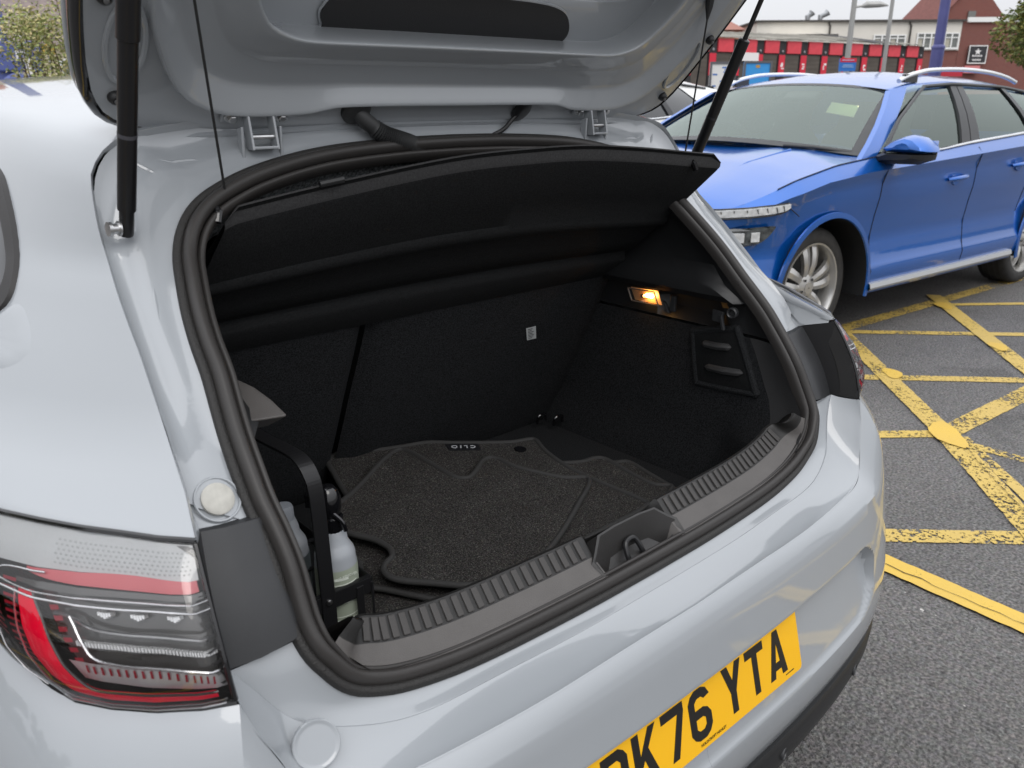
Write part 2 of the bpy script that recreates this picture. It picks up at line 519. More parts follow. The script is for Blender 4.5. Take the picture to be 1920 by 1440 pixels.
# hatched bay: long edge line beside the blue car, bay line beside the grey car, hatching between them
HX = (0.58, -0.58)          # direction of the hatching strokes
stripe([(3.2, 2.41), (4.136, 2.312), (6.05, 2.145), (9.5, 1.85)], 0.10, WORN[2], label='worn yellow edge line running along beside the blue car')
stripe([(5.35, 2.32), (3.971, 1.277), (3.0, 0.53), (1.6, -0.55)], 0.10, WORN[1], zz=0.008, label='yellow diagonal line crossing the hatched bay near the blue car')
stripe([(5.10, 2.165), (5.562, 1.783), (6.6, 0.92)], 0.065, WORN[1], label='thin yellow hatching stroke farthest up the bay')
stripe([(3.93, 2.285), (4.686, 1.505), (5.9, 0.30)], 0.075, WORN[0], label='thin yellow hatching stroke second from the blue car')
stripe([(3.9, 2.275), (3.606, 2.007), (2.689, 1.171), (2.1, 0.683), (1.0, -0.2)], 0.10, WORN[0], zz=0.008, label='wide worn yellow diagonal line through the thick paint patch')
stripe([(2.95, 2.02), (3.181, 1.78), (3.738, 1.204), (4.9, 0.05)], 0.08, WORN[2], label='thin yellow hatching stroke across the middle of the bay')
stripe([(2.10, 1.71), (2.434, 1.418), (2.70, 1.19)], 0.075, WORN[1], label='short yellow stroke from the grey bumper to the paint patch')
stripe([(2.74, 1.185), (3.509, 1.131), (5.0, 1.03)], 0.10, WORN[2], label='worn yellow line leading right from the thick paint patch')
stripe([(2.66, 1.12), (2.66, 0.864), (2.63, -0.4)], 0.06, WORN[2], label='faded yellow stroke under the thick paint patch')
stripe([(2.72, 1.12), (2.345, 0.775), (1.4, -0.1)], 0.05, WORN[2], zz=0.006, label='faint second yellow diagonal beside the wide one')
stripe([(1.35, 1.26), (1.652, 0.965), (1.982, 0.645), (3.0, -0.34)], 0.085, WORN[2], label='speckled yellow hatching stroke nearest the grey car')
stripe([(1.545, 2.3), (1.487, 0.913), (1.462, 0.481), (1.42, -0.6)], 0.095, FRESH, zz=0.0075, label='solid fresh yellow bay line beside the grey bumper')
stripe([(-1.75, 3.4), (-1.70, 0.9), (-1.66, -1.6)], 0.095, FRESH, zz=0.004, label='solid yellow bay line left of the grey car')
mb = MB()
for k, (px_, py_, a_, b_, an_) in enumerate([(2.69, 1.17, 0.145, 0.062, -140), (5.06, 2.13, 0.10, 0.05, -140), (4.27, 1.51, 0.085, 0.046, -142), (3.33, 1.70, 0.085, 0.045, -140)]):
    pts = []
    for i in range(22):
        t = i * 2 * math.pi / 22; rr = 1 + 0.12 * math.sin(3 * t + k) + random.uniform(-0.05, 0.05)
        x = a_ * rr * math.cos(t); y = b_ * rr * math.sin(t)
        pts.append((px_ + x * math.cos(R(an_)) - y * math.sin(R(an_)), py_ + x * math.sin(R(an_)) + y * math.cos(R(an_)), 0.012 if k == 0 else 0.0115))
    o = obj('paint_patch', pts, [list(range(22))], FRESH, smooth=False)
    tag(o, ['thick yellow paint patch where the lines meet near the grey bumper', 'thick yellow paint patch at the edge line by the blue car',
            'small yellow paint patch where the far diagonal crosses a stroke', 'small yellow paint patch where the near diagonal crosses a stroke'][k], 'road marking', kind='structure')

# long crack through the fresh bay line and tyre-dark joint in the tarmac
CRACK = mat('crack', (.018, .016, .014), rough=.95)
rc = random.Random(2)
for pts, w_, zz, lb in (([(1.528, 2.0), (1.478, .913), (1.46, .60), (1.445, .2), (1.41, -.6)],   .003, .0100, 'dark crack running along the fresh yellow bay line'),
                        ([(2.60, 1.06), (2.30, .82), (2.0, .56), (1.6, .22)], .006, .0125, 'dark crack along the wide yellow diagonal')):
    ps = resample([(x, y, zz) for x, y in pts], 60); rows = []
    for i, p in enumerate(ps):
        o_ = V((rc.uniform(-.006, .006), rc.uniform(-.004, .004), 0)); h_ = w_ * rc.uniform(.2, .8)
        rows.append([p + o_ + V((h_, h_ * .4, 0)), p + o_ - V((h_, h_ * .4, 0))])
    tag(MB().grid(rows).build('tarmac_crack', CRACK, smooth=False), lb, 'crack', kind='structure')

# ------------------------------------------------------------------ grey hatchback
car = thing('grey_hatchback', (0, 1.2, 0), 'light grey hatchback with its tailgate raised and boot open', 'car')

SHUT = [(0, 1.135, 1.375), (.25, 1.13, 1.37), (.42, 1.12, 1.355), (.50, 1.11, 1.343), (.526, 1.10, 1.335), (.545, 1.095, 1.322),
        (.56, 1.09, 1.303), (.567, 1.08, 1.286), (.574, 1.055, 1.24), (.576, 1.03, 1.20), (.581, .996, 1.17), (.584, .963, 1.14),
        (.586, .930, 1.11), (.589, .899, 1.08), (.592, .868, 1.05), (.598, .828, 1.022), (.607, .78, 1.002), (.622, .722, .978)]
SEAL = [(0, .637, .725), (.15, .64, .724), (.32, .652, .722), (.42, .660, .732), (.475, .667, .748), (.505, .672, .768), (.525, .682, .795),
        (.536, .692, .815), (.541, .709, .84), (.541, .726, .87), (.540, .742, .90), (.541, .764, .93), (.543, .790, .96), (.542, .815, .99),
        (.539, .844, 1.02), (.534, .873, 1.05), (.529, .900, 1.08), (.526, .931, 1.11), (.520, .963, 1.14), (.511, .994, 1.17), (.500, 1.024, 1.20),
        (.482, 1.046, 1.23), (.455, 1.062, 1.255), (.415, 1.074, 1.275), (.35, 1.087, 1.295), (.25, 1.10, 1.312), (.12, 1.11, 1.32), (0, 1.112, 1.322)]
RA = [(.613, .707, .828), (.590, .698, .795), (.567, .682, .757), (.53, .661, .738), (.46, .640, .717), (.405, .636, .709), (.30, .630, .709), (.18, .621, .71), (0, .616, .714)]
RB = [(.626, .654, .828), (.621, .642, .80), (.610, .636, .78), (.598, .628, .75), (.586, .617, .712), (.558, .604, .697), (.515, .594, .694), (.45, .585, .694), (.36, .574, .696),
      (.27, .567, .698), (.18, .565, .70), (0, .562, .70)]


def roofline(y):
    return interp(y, [(0.5, 1.38), (1.13, 1.385), (1.5, 1.425), (2.0, 1.447), (2.3, 1.45), (2.8, 1.435), (3.1, 1.39), (3.7, 1.02), (3.9, .95), (4.4, .85), (4.62, .70)])


def body_row(p, ys):
    """a fore-and-aft line of the outer skin starting at shut-line point p"""
    x0, y0, z0 = p
    F = interp(z0, [(.8, .872), (.978, .85), (1.05, .80), (1.11, .765), (1.2, .705), (1.3, .635)]) if z0 < 1.3 else max(x0 * 1.13, 0)
    if 1.3 <= z0 < 1.343: F = interp(z0, [(1.3, .635), (1.322, .62), (1.335, .60), (1.343, .565)])
    rise = interp(z0, [(1.0, 0), (1.15, .005), (1.24, .03), (1.3, .062), (1.335, .07), (1.375, .072)])
    row = []
    for s in ys:
        k = 1 - math.exp(-s / 0.21)
        x = x0 + (F - x0) * k
        y = y0 + s
        z = z0 + rise * (1 - math.exp(-s / 0.4))
        zr = roofline(y)
        fall = max(0, (y - 2.9))
        z = min(z, zr)
        row.append(V((x, y, z)))
    return row


BLK_PLASTIC_ = None
YS = [0, .006, .016, .03, .05, .08, .12, .17, .23, .3, .38, .48, .6, .75, .95, 1.2, 1.5, 1.8, 2.1, 2.4, 2.7, 3.0, 3.3, 3.47]
SH_D = resample(catmull(SHUT, 8), 64)
mb = MB()
for sgn in (1, -1):
    rows = []
    for p in SH_D:
        r = body_row(p, YS)
        # rolled edge into the shut-line channel
        lip = [V((p.x - .006, p.y + .020, p.z - .006)), V((p.x - .0035, p.y + .004, p.z - .002))]
        if p.z > 1.33: lip = [V((p.x, p.y + .016, p.z - .022)), V((p.x, p.y + .002, p.z - .006))]
        r = lip + r
        rows.append(r if sgn > 0 else [mx(q) for q in r])
    mb.grid(rows, flip=(sgn < 0))
shell = BVHTree.FromPolygons([v.copy() for v in mb.v], [list(f) for f in mb.f])
mb.build('body_shell', PAINT, car, angle=50)

# side below the shoulder, both flanks, with wheel arches cut out
AX = [(1.33, .315), (3.84, .315)]
for sgn in (1, -1):
    mb = MB()
    ys = [.985, 1.02] + [1.05 + i * .03 for i in range(119)]
    zs = [.985, .96, .93, .90, .87, .83, .79, .75, .71, .67, .63, .59, .55, .51, .47, .43, .39, .35, .31, .27, .23, .20]
    rows = []
    for z in zs:
        row = []
        for y in ys:
            top = body_row(V(SHUT[-1]), [max(0, y - .722)])[0].x
            w = interp(z, [(.20, .845), (.30, .865), (.42, .872), (.52, .874), (.68, .880), (.80, .880), (.87, .874), (.93, top + .012), (.985, top)])
            w = w - .012 * max(0, 1 - (y - 1.05) / .25) if z < .9 else w
            w = w * interp(y, [(1.0, 1.0), (3.9, 1.0), (4.2, .96), (4.45, .88), (4.62, .74)])
            if y < 1.04: w -= .006 + .05 * (1.04 - y)
            row.append(V((sgn * w, y, min(z, roofline(y) - .02))))
        rows.append(row)
    mb.grid(rows, flip=(sgn > 0))
    cut_arch(mb, AX, .355, 1)
    mb.build('body_side', PAINT, car, angle=60)
    for y_, z_ in AX:
        pts = [(y_ + .355 * math.cos(R(a)), z_ + .355 * math.sin(R(a))) for a in range(-18, 199, 8)]
        MB().grid([[V((sgn * o_, y_ + (y - y_) * e, z_ + (z - z_) * e)) for y, z in pts] for o_, e in ((.876, 1.0), (.870, .985), (.60, .985))]).build('arch_liner', BLK_PLASTIC, car)
        make_wheel(car, (sgn * .852, y_, .312), (sgn, 0, 0), (0, 1, 0), .965)
    # door joints and handle
    for yj in (1.86, 2.86):
        MB().tube([V((sgn * interp(z, [(.25, .868), (.5, .8765), (.75, .8825), (.87, .876), (.93, .858)]), yj + .02 * math.sin(z * 3), z)) for z in [.25 + i * .04 for i in range(18)]], .003, 5).build('door_joint', RIM_D, car)
    MB().tube(catmull([V((sgn * .875, 2.62, .86)), V((sgn * .905, 2.66, .862)), V((sgn * .905, 2.80, .866)), V((sgn * .875, 2.84, .868))], 4), .010, 8).build('door_handle', PAINT, car)
MB().grid([[V((x * k_, 4.62 + .08 * (1 - (x / .66) ** 2) - (0 if z > .3 else .05), z)) for x in (-.66, -.4, 0, .4, .66)] for z, k_ in ((.70, 1.0), (.55, 1.0), (.40, 1.0), (.22, .95))]).build('nose', PAINT, car)
MB().box((-.80, 1.0, .19), (.80, 4.4, .22)).build('underbody', BLK_PLASTIC, car)

# side windows, dark glass following the skin
for sgn in (1, -1):
    mb = MB()
    rows = []
    for p in SH_D:
        if 1.03 < p.z < 1.285:
            r = body_row(p, [max(.02, v - p.y) for v in [1.62 + i * .1 for i in range(14)]])
            rows.append([V((sgn * (q.x + .004), q.y, q.z)) for q in r])
    mb.grid(rows, flip=(sgn < 0))
    mb.build('side_window', GLASS_DARK, car)

# little rear quarter window with rubber surround (left flank near the camera, mirrored on the right)
QW = [(1.19, 1.27), (1.225, 1.262), (1.265, 1.225), (1.29, 1.17), (1.295, 1.115), (1.29, 1.075)]


def flank(y, z, out=0.0, sgn=-1):
    loc, nr, ix, ds = shell.ray_cast(V((sgn * 1.5, y, z)), V((-sgn, 0, 0)))
    if loc is None: loc = V((sgn * .6, y, z))
    return V((loc.x + sgn * out, y, z))


for sgn in (-1, 1):
    # outline in (y, z): rounded trailing end, open towards the front
    ol = [(1.62, 1.318), (1.42, 1.312), (1.33, 1.305), (1.268, 1.288), (1.212, 1.247), (1.173, 1.207), (1.146, 1.177), (1.135, 1.152), (1.147, 1.133), (1.20, 1.122), (1.40, 1.115), (1.62, 1.11)]
    pts = [V((a, b, 0)) for a, b in ol]
    pts = [(p.x, p.y) for p in catmull(pts, 6)]
    cy, cz = 1.42, 1.215
    outer = [flank(y, z, .006, sgn) for y, z in pts]
    inner = [flank(cy + (y - cy) * .925, cz + (z - cz) * .80, .007, sgn) for y, z in pts]
    inn2 = [flank(cy + (y - cy) * .915, cz + (z - cz) * .78, .004, sgn) for y, z in pts]
    edge = [flank(cy + (y - cy) * 1.006, cz + (z - cz) * 1.015, -.001, sgn) for y, z in pts]
    m1 = MB().grid([edge, outer, inner, inn2], flip=(sgn > 0))
    m1.build('quarter_window_surround', mat('window_surround', (.03, .029, .029), rough=.45, spec=.3), car)
    m2 = MB(); half = len(inn2) // 2
    top = inn2[:half + 1]; bot = inn2[half:][::-1]
    m2.grid([[q + V((sgn * -.0005, 0, 0)) for q in top], [q + V((sgn * -.0005, 0, 0)) for q in bot]])
    m2.build('quarter_window', GLASS_DARK, car)

# ------------------------------------------------------------------ painted channel between shut line and seal
seal_full = catmull(SEAL, 6)
seal_up = [p for p in seal_full if p.z > .940]
NP = 60
def relax(pts, n=6):
    pts = [V(p) for p in pts]
    for _ in range(n):
        pts = [pts[0]] + [pts[i - 1] * .25 + pts[i] * .5 + pts[i + 1] * .25 for i in range(1, len(pts) - 1)] + [pts[-1]]
    return pts


sa = relax(resample(seal_up[::-1], NP), 5)
sb = relax(resample(catmull(SHUT[:-2] + [(.600, .80, .978)], 8), NP), 5)


def fn(p):
    """rearward normal of the opening flange"""
    k = min(1, max(0, (p.z - .72) / .14))
    return V((0, -.35 - .37 * k, .94 - .25 * k)).normalized()


mb = MB()
for sgn in (1, -1):
    rows = []
    for i in range(NP):
        a, b = sb[i], sa[i]
        nn = fn(b)
        top = b.z > 1.27
        prof = [(-.02, .005), (.04, .008), (.12, .010), (.27, .010), (.36, .0075), (.46, .004), (.7, .0015), (.97, .002), (1.04, -.003)]
        if top: prof = [(-.02, .006), (.06, .012), (.2, .016), (.36, .015), (.5, .009), (.62, .005), (.8, .003), (.97, .002), (1.04, -.003)]
        row = []
        ds = interp(b.z, [(.955, .12), (1.0, .45), (1.05, 1.0)])
        for t, d in prof:
            q = a.lerp(b, t) - nn * d * (ds if t < .95 else 1)
            q = q + V((-.003, 0, 0)) if t < .05 else q
            row.append(V((sgn * q.x, q.y, q.z)))
        rows.append(row)
    mb.grid(rows, flip=(sgn > 0))
chan = BVHTree.FromPolygons([v.copy() for v in mb.v], [list(f) for f in mb.f])
mb.build('opening_channel', PAINT, car, angle=60)


def on_channel(p, lift=0.0):
    loc, nr, idx, dist = chan.find_nearest(V(p))
    if nr.dot(V((0, -.72, .69))) < 0: nr = -nr
    return loc + nr * lift, nr


# pressed ribs in the top corners of the channel
for sgn in (-1, 1):
    for pts, r in [([(.515, 1.10, 1.318), (.498, 1.095, 1.300), (.485, 1.088, 1.29)], .0045),
                   ([(.478, 1.10, 1.318), (.458, 1.101, 1.312), (.436, 1.100, 1.311), (.42, 1.098, 1.305)], .004),
                   ([(.535, 1.010, 1.178), (.543, .985, 1.155), (.551, .955, 1.125)], .0035)]:
        mb = MB().tube([on_channel((sgn * q.x, q.y, q.z), -.0022)[0] for q in catmull(pts, 5)], [r * .9 * (.25 + .75 * math.sin(math.pi * min(1, max(0, (i + .5) / (5 * (len(pts) - 1) + 1))))) for i in range(5 * (len(pts) - 1) + 1)], 8)
        mb.build('pressed_rib', PAINT, car)

# drain grommet and cap on the left channel, almost flush
c_, nn = on_channel((-.5685, .7995, .9735), .0006)
t1 = nn.cross(V((1, 0, 0))).normalized(); t2_ = nn.cross(t1)
MB().tube([c_ + (t1 * math.cos(a) + t2_ * math.sin(a)) * .0245 + nn * -.0012 for a in [i * 2 * math.pi / 32 for i in range(32)]], .0016, 6, closed=True).build('grommet_ring', PAINT, car)
MB().lathe([(.0180, -.003), (.0180, .0012), (.0160, .0026), (.006, .0030)], c_, nn, 28).build('grommet_cap', mat('cream_cap', (.46, .45, .41), rough=.6, noise_scale=120, noise_amt=.08), car)
# thin raised tongue shape under the quarter window
tg = [(1.150, 1.140), (1.115, 1.150), (1.088, 1.138), (1.062, 1.118), (1.052, 1.102), (1.062, 1.088), (1.085, 1.080), (1.12, 1.075), (1.17, 1.08)]
tg = [(p.x, p.y) for p in catmull([(a, b, 0) for a, b in tg], 5)]
r0 = [flank(y, z, -.0005, -1) for y, z in tg]
r1 = [flank(1.13 + (y - 1.13) * .90, 1.112 + (z - 1.112) * .86, .0014, -1) for y, z in tg]
r2b = [flank(1.14 + (y - 1.14) * .72, 1.112 + (z - 1.112) * .62, .0022, -1) for y, z in tg]
r3 = [flank(1.145, 1.112, .002, -1) for y, z in tg]
MB().grid([r0, r1, r2b, r3]).build('raised_tongue', PAINT, car, angle=50)

# ------------------------------------------------------------------ boot seal swept round the opening
ring = [V(p) for p in seal_full] + [mx(p) for p in seal_full[::-1][1:-1]]
ring = resample(ring, 300, closed=True)
nr_ = len(ring)


def seal_sweep(prof, name, m, n=None):
    rows = []
    for i, p in enumerate(ring):
        t = (ring[(i + 2) % nr_] - ring[i - 2]).normalized()
        b = fn(p); b = (b - t * b.dot(t)).normalized()
        o = t.cross(b)
        c = V((0, .86, 1.02))
        if o.dot(p - c) < 0: o = -o
        kk = interp(p.z, [(.74, .80), (.86, .90)])
        rows.append([p + o * a * kk + b * h * (.8 + .2 * kk) for a, h in prof])
    return MB().grid(rows, closed_u=True).build(name, m, car, angle=70)


seal_sweep([(.0035, -.004), (.003, .003), (.001, .0055), (-.004, .0062), (-.008, .0055), (-.010, .002)], 'seal_grip', RUBBER_TX)
seal_sweep([(-.008, .000), (-.0085, .006), (-.0105, .0125), (-.015, .0165), (-.020, .017), (-.0245, .0145), (-.0275, .0095), (-.028, .003), (-.027, -.004)], 'boot_seal', RUBBER)
seal_sweep([(-.026, -.004), (-.0285, .001), (-.031, .0065), (-.0345, .0085), (-.038, .0065), (-.040, .001), (-.0405, -.006), (-.040, -.012)], 'seal_lip', RUBBER)

# ------------------------------------------------------------------ black corner trims beside the tail lamps
for sgn in (-1, 1):
    topo = [(.526, .776, .948), (.541, .771, .951), (.575, .772, .953), (.599, .775, .956), (.6165, .733, .968), (.622, .722, .974)]
    boto = [(.526, .706, .838), (.545, .698, .837), (.58, .700, .832), (.612, .707, .830), (.622, .672, .829), (.627, .655, .829)]
    rows = []
    for j in range(9):
        t = j / 8
        rows.append([V((sgn * (a[0] + (b[0] - a[0]) * t + .004 * math.sin(math.pi * t)), a[1] + (b[1] - a[1]) * t - .006 * math.sin(math.pi * t), a[2] + (b[2] - a[2]) * t)) for a, b in zip(topo, boto)])
    rows = [[q + V((0, .03, -.002)) for q in rows[0]]] + rows + [[q + V((0, .03, 0)) for q in rows[-1]]]
    tr_ = MB().grid([q[:4] for q in rows], flip=(sgn < 0)).build('corner_trim', BLK_SATIN, car, angle=40)
    MB().grid([q[3:] for q in rows], flip=(sgn < 0)).build('lamp_wall', mat('lamp_wall_black', (.009, .009, .010), rough=.35), tr_, angle=40)

for sgn in (-1, 1):
    up_c = resample([(.594, .845, 1.033), (.598, .828, 1.022), (.607, .78, 1.002), (.622, .722, .979)], 12)
    lo_c = resample([(.592, .850, 1.028), (.597, .82, .993), (.599, .777, .958), (.617, .732, .969)], 12)
    bt_c = resample([(.541, .800, .969), (.541, .775, .950), (.575, .773, .953), (.599, .776, .957)], 12)
    rows = [[V((sgn * (a.x + (b.x - a.x) * t), a.y + (b.y - a.y) * t + .004 * math.sin(math.pi * t), a.z + (b.z - a.z) * t)) for a, b in zip(up_c, lo_c)] for t in (0, .3, .6, 1)]
    MB().grid(rows, flip=(sgn < 0)).build('channel_end', PAINT, car, angle=50)
    L1 = resample([(.536, .772, .942), (.538, .80, .968), (.538, .82, .99), (.536, .85, 1.022)], 10)
    L2 = resample([(.599, .779, .955), (.599, .80, .976), (.597, .825, .998), (.591, .852, 1.022)], 10)
    L3 = resample([(.618, .733, .968), (.606, .784, .998), (.597, .83, 1.018), (.592, .855, 1.034)], 10)
    MB().grid([[V((sgn * p.x, p.y + .0025, p.z - .002)) for p in l_] for l_ in (L1, [a.lerp(b, .5) for a, b in zip(L1, L2)], L2, [a.lerp(b, .5) for a, b in zip(L2, L3)], L3)], flip=(sgn > 0)).build('channel_filler', PAINT, car, angle=50)
# ------------------------------------------------------------------ bumper
def by_marks(curve, marks, ns):
    """resample a curve piecewise between landmark points"""
    d = catmull(curve, 14)
    ix = [min(range(len(d)), key=lambda k: (d[k] - V(m)).length) for m in marks]
    out = []
    for a, b, n in zip(ix, ix[1:], ns):
        seg = d[a:b + 1] if b > a else d[b:a + 1][::-1]
        out += resample(seg, n + 1)[:-1]
    out.append(V(marks[-1]))
    return out


BN = [8, 12, 14, 12, 10]
sl = by_marks([p for p in SEAL if p[2] < .86][::-1], [(.543, .704, .833), (.528, .684, .798), (.478, .667, .748), (.32, .652, .722), (.15, .64, .724), (0, .637, .725)], BN)
ra = by_marks(RA, [RA[0], (.590, .698, .795), (.53, .661, .738), (.36, .633, .709), (.165, .62, .711), RA[-1]], BN)
rb = by_marks(RB, [RB[0], (.610, .636, .78), (.578, .612, .703), (.40, .579, .695), (.18, .565, .70), RB[-1]], BN)
sl = relax(sl, 5); ra = relax(ra, 10); rb = relax(rb, 8)
m_in = MB(); m_out = MB()
for sgn in (1, -1):
    r1 = []; r2_ = []
    for a, b, c in zip(sl, ra, rb):
        a = a + V((.002 if a.x > .01 else 0, .003, -.004))
        ab = (b - a); bc = (c - b)
        q1 = [a + V((0, .012, -.01)), a, a + ab * .3 + V((0, .0015, -.002)), a + ab * .65 + V((0, .0015, -.002)), a + ab * .93, b]
        q2 = [b, b + bc * .022 + V((0, -.0004, .0011)), b + bc * .06 + V((0, 0, .0006)), b + bc * .25 + V((0, .0015, -.001)), b + bc * .5 + V((0, .0022, -.0015)), b + bc * .75 + V((0, .0015, -.001)), b + bc * .93 + V((0, .0006, .0002)), b + bc * .975 + V((0, -.0004, .0012)), c + V((0, -.0005, .0004))]
        r1.append([V((sgn * q.x, q.y, q.z)) for q in q1]); r2_.append([V((sgn * q.x, q.y, q.z)) for q in q2])
    m_in.grid(r1, flip=(sgn > 0)); m_out.grid(r2_, flip=(sgn > 0))
m_in.build('bumper_ledge', PAINT, car, angle=30)
m_out.build('bumper_top', PAINT, car, angle=30)
# lower bumper: plan rings from the ridge down, with the plate niche pressed in
LB = [(.626, .654, .828), (.655, .670, .828), (.687, .695, .828), (.718, .725, .829), (.741, .757, .830), (.758, .79, .834), (.767, .829, .840), (.774, .87, .848), (.779, .92, .86), (.785, .97, .88), (.80, 1.05, .90)]
PL = [(0, 0), (.12, .001), (.26, .004), (.40, .012), (.52, .024), (.60, .038), (.67, .058), (.73, .086), (.78, .125), (.815, .175), (.838, .24), (.852, .32), (.862, .42), (.868, .55)]
PN = [8, 10, 26, 8, 8, 8, 6, 6, 8]
pl_d = by_marks([(x, y, 0) for x, y in PL], [(0, 0, 0), (.18, .002, 0), (.40, .012, 0), (.61, .041, 0), (.66, .054, 0), (.715, .078, 0), (.78, .125, 0), (.815, .175, 0), (.845, .28, 0), (.868, .55, 0)], PN)
tops = by_marks(RB[::-1], [RB[-1], (.18, .565, .70), (.40, .579, .695), (.580, .613, .705), RB[0]], PN[:4])[:-1] + by_marks(LB, [LB[0], (.687, .695, .828), (.741, .757, .830), (.767, .829, .84), (.779, .92, .86), LB[-1]], PN[4:])
n1_ = sum(PN[:4]); tops = relax(tops[:n1_ + 1], 7)[:-1] + relax(tops[n1_:], 3); pl_d = relax(pl_d, 4)
pl_y0 = .540
SKT = [(.20, -.03), (.33, .004), (.345, .012), (.38, .022), (.42, .026), (.47, .024), (.52, .018), (.56, .012), (.60, .006), (.64, .0), (.668, -.004), (.70, -.008)]


def skin(q, i, z, off=None):
    a = pl_d[max(0, i - 1)]; b = pl_d[min(len(pl_d) - 1, i + 1)]
    t = (b - a).normalized(); nrm = V((t.y, -t.x, 0))
    if off is None: off = interp(z, SKT)
    return V((q.x, q.y + pl_y0, z)) + nrm * off


def niche(x, z):
    """0 outside the plate niche, 1 on its floor"""
    hw_, hh_, r_ = .572, .076, .070
    dx = max(0, abs(x) - (hw_ - r_)); dz = max(0, abs(z - .515) - (hh_ - r_))
    d = math.hypot(dx, dz) - r_
    k = min(1, max(0, -d / .011)); return k * k * (3 - 2 * k)


ZR = [.668, .645, .625, .61, .602, .597, .5935, .590, .587, .583, .578, .572, .565, .555, .54, .525, .51, .495, .482, .470, .462, .455, .449, .444, .440, .436, .425, .40, .38, .36, .345, .333]
mb = MB()
rows_all = []
for i, q in enumerate(pl_d):
    tp = tops[i]
    first = skin(q, i, .668)
    a = pl_d[max(0, i - 1)]; b = pl_d[min(len(pl_d) - 1, i + 1)]
    t = (b - a).normalized(); nrm = V((t.y, -t.x, 0))
    hgt = tp.z - first.z
    bul = interp(hgt, [(0, .001), (.05, .004), (.16, .016)])
    col = [tp + V((0, 0, 0))]
    for k in (.05, .12, .22, .34, .47, .6, .73, .86):
        col.append(tp.lerp(first, k) + nrm * bul * math.sin(math.pi * k ** .75))
    for z in ZR:
        p = skin(q, i, z)
        w_ = niche(q.x, z)
        if w_ > 0:
            ny = .536 + (z - .531) * .2602 + .007 + q.y * .9 + .004 * (q.x / .5) ** 2
            if ny > p.y: p.y += (ny - p.y) * w_
        col.append(p)
    rows_all.append(col)
for sgn in (1, -1):
    mb.grid([[V((sgn * p.x, p.y, p.z)) for p in r] for r in rows_all], flip=(sgn > 0))
cut_arch(mb, AX, .355, 1)
mb.build('bumper', PAINT, car, angle=30)

# black diffuser under the bumper
mb = MB()
rows = []
for i, q in enumerate(pl_d):
    rows.append([skin(q, i, z, o_) for z, o_ in [(.338, -.004), (.336, .014), (.326, .019), (.29, .016), (.25, .004), (.215, -.02), (.20, -.08)]])
for sgn in (1, -1):
    mb.grid([[V((sgn * p.x, p.y, p.z)) for p in r] for r in rows], flip=(sgn > 0))
cut_arch(mb, AX, .355, 1)
mb.build('diffuser', BLK_PLASTIC, car, angle=40)

# parking sensors, jack-point circle covers
SENS = mat('sensor_face', (.03, .031, .033), rough=.35)
for x in (-.62, -.24, .24, .55):
    i = min(range(len(pl_d)), key=lambda k: abs(pl_d[k].x - abs(x)))
    p = skin(pl_d[i], i, .300, .0165); p.x = math.copysign(p.x, x)
    MB().lathe([(.012, -.004), (.012, .001), (.0105, .003), (.0095, .001), (.004, .001)], p, (.25 * math.copysign(1, x), -1, .05), 20).build('parking_sensor', SENS, car)
for sgn in (-1,):
    c = V((sgn * .557, .642, .744)); nn = V((sgn * .16, -.86, .50)).normalized()
    MB().lathe([(.0255, -.006), (.0255, .0002), (.0245, .0011), (.0230, .0010), (.0215, .0001), (.019, .0001), (.010, .0001)], c, nn, 32).build('bumper_cap', PAINT, car)

# ------------------------------------------------------------------ tail lamps
def thin_glass(name, tint=(1, 1, 1), rough=0.01, ior=1.5, refl=(1, 1, 1)):
    m = bpy.data.materials.new(name); m.use_nodes = True
    nt = m.node_tree; nt.nodes.clear()
    out = nt.nodes.new('ShaderNodeOutputMaterial'); mixs = nt.nodes.new('ShaderNodeMixShader')
    tr = nt.nodes.new('ShaderNodeBsdfTransparent'); tr.inputs[0].default_value = (*tint, 1)
    gl = nt.nodes.new('ShaderNodeBsdfGlossy'); gl.inputs['Roughness'].default_value = rough; gl.inputs[0].default_value = (*refl, 1)
    fr = nt.nodes.new('ShaderNodeFresnel'); fr.inputs['IOR'].default_value = ior
    nt.links.new(fr.outputs[0], mixs.inputs[0]); nt.links.new(tr.outputs[0], mixs.inputs[1]); nt.links.new(gl.outputs[0], mixs.inputs[2])
    nt.links.new(mixs.outputs[0], out.inputs['Surface'])
    return m


LENS = thin_glass('clear_lens', (.97, .97, .97), ior=1.52)
LAMP_GREY = mat('lamp_upper_band', (.40, .41, .415), rough=.3, coat=.5, bump=.15, bump_scale=160)
LAMP_RED = mat('lamp_red_band', (.48, .07, .085), rough=.2, coat=.6)
LAMP_BAR = mat('lamp_red_bar', (.62, .004, .03), rough=.15, coat=1.0, emit=(1, 0.0, .04), emit_s=.20)
LAMP_DIM = mat('lamp_red_dim', (.30, .01, .025), rough=.3, coat=.5)
LAMP_BLK = mat('lamp_chamber', (.018, .017, .016), rough=.18, coat=.6, spec=.6)
LAMP_SMOKE = mat('lamp_smoke', (.07, .068, .066), rough=.15, coat=.8)
LAMP_SILV = mat('lamp_silver', (.56, .56, .57), rough=.3, metal=.35)
LCHROME = mat('lamp_chrome', (.55, .55, .56), rough=.16, metal=.9)
LED_WHITE = mat('led_white', (.85, .86, .87), rough=.1, metal=.2)

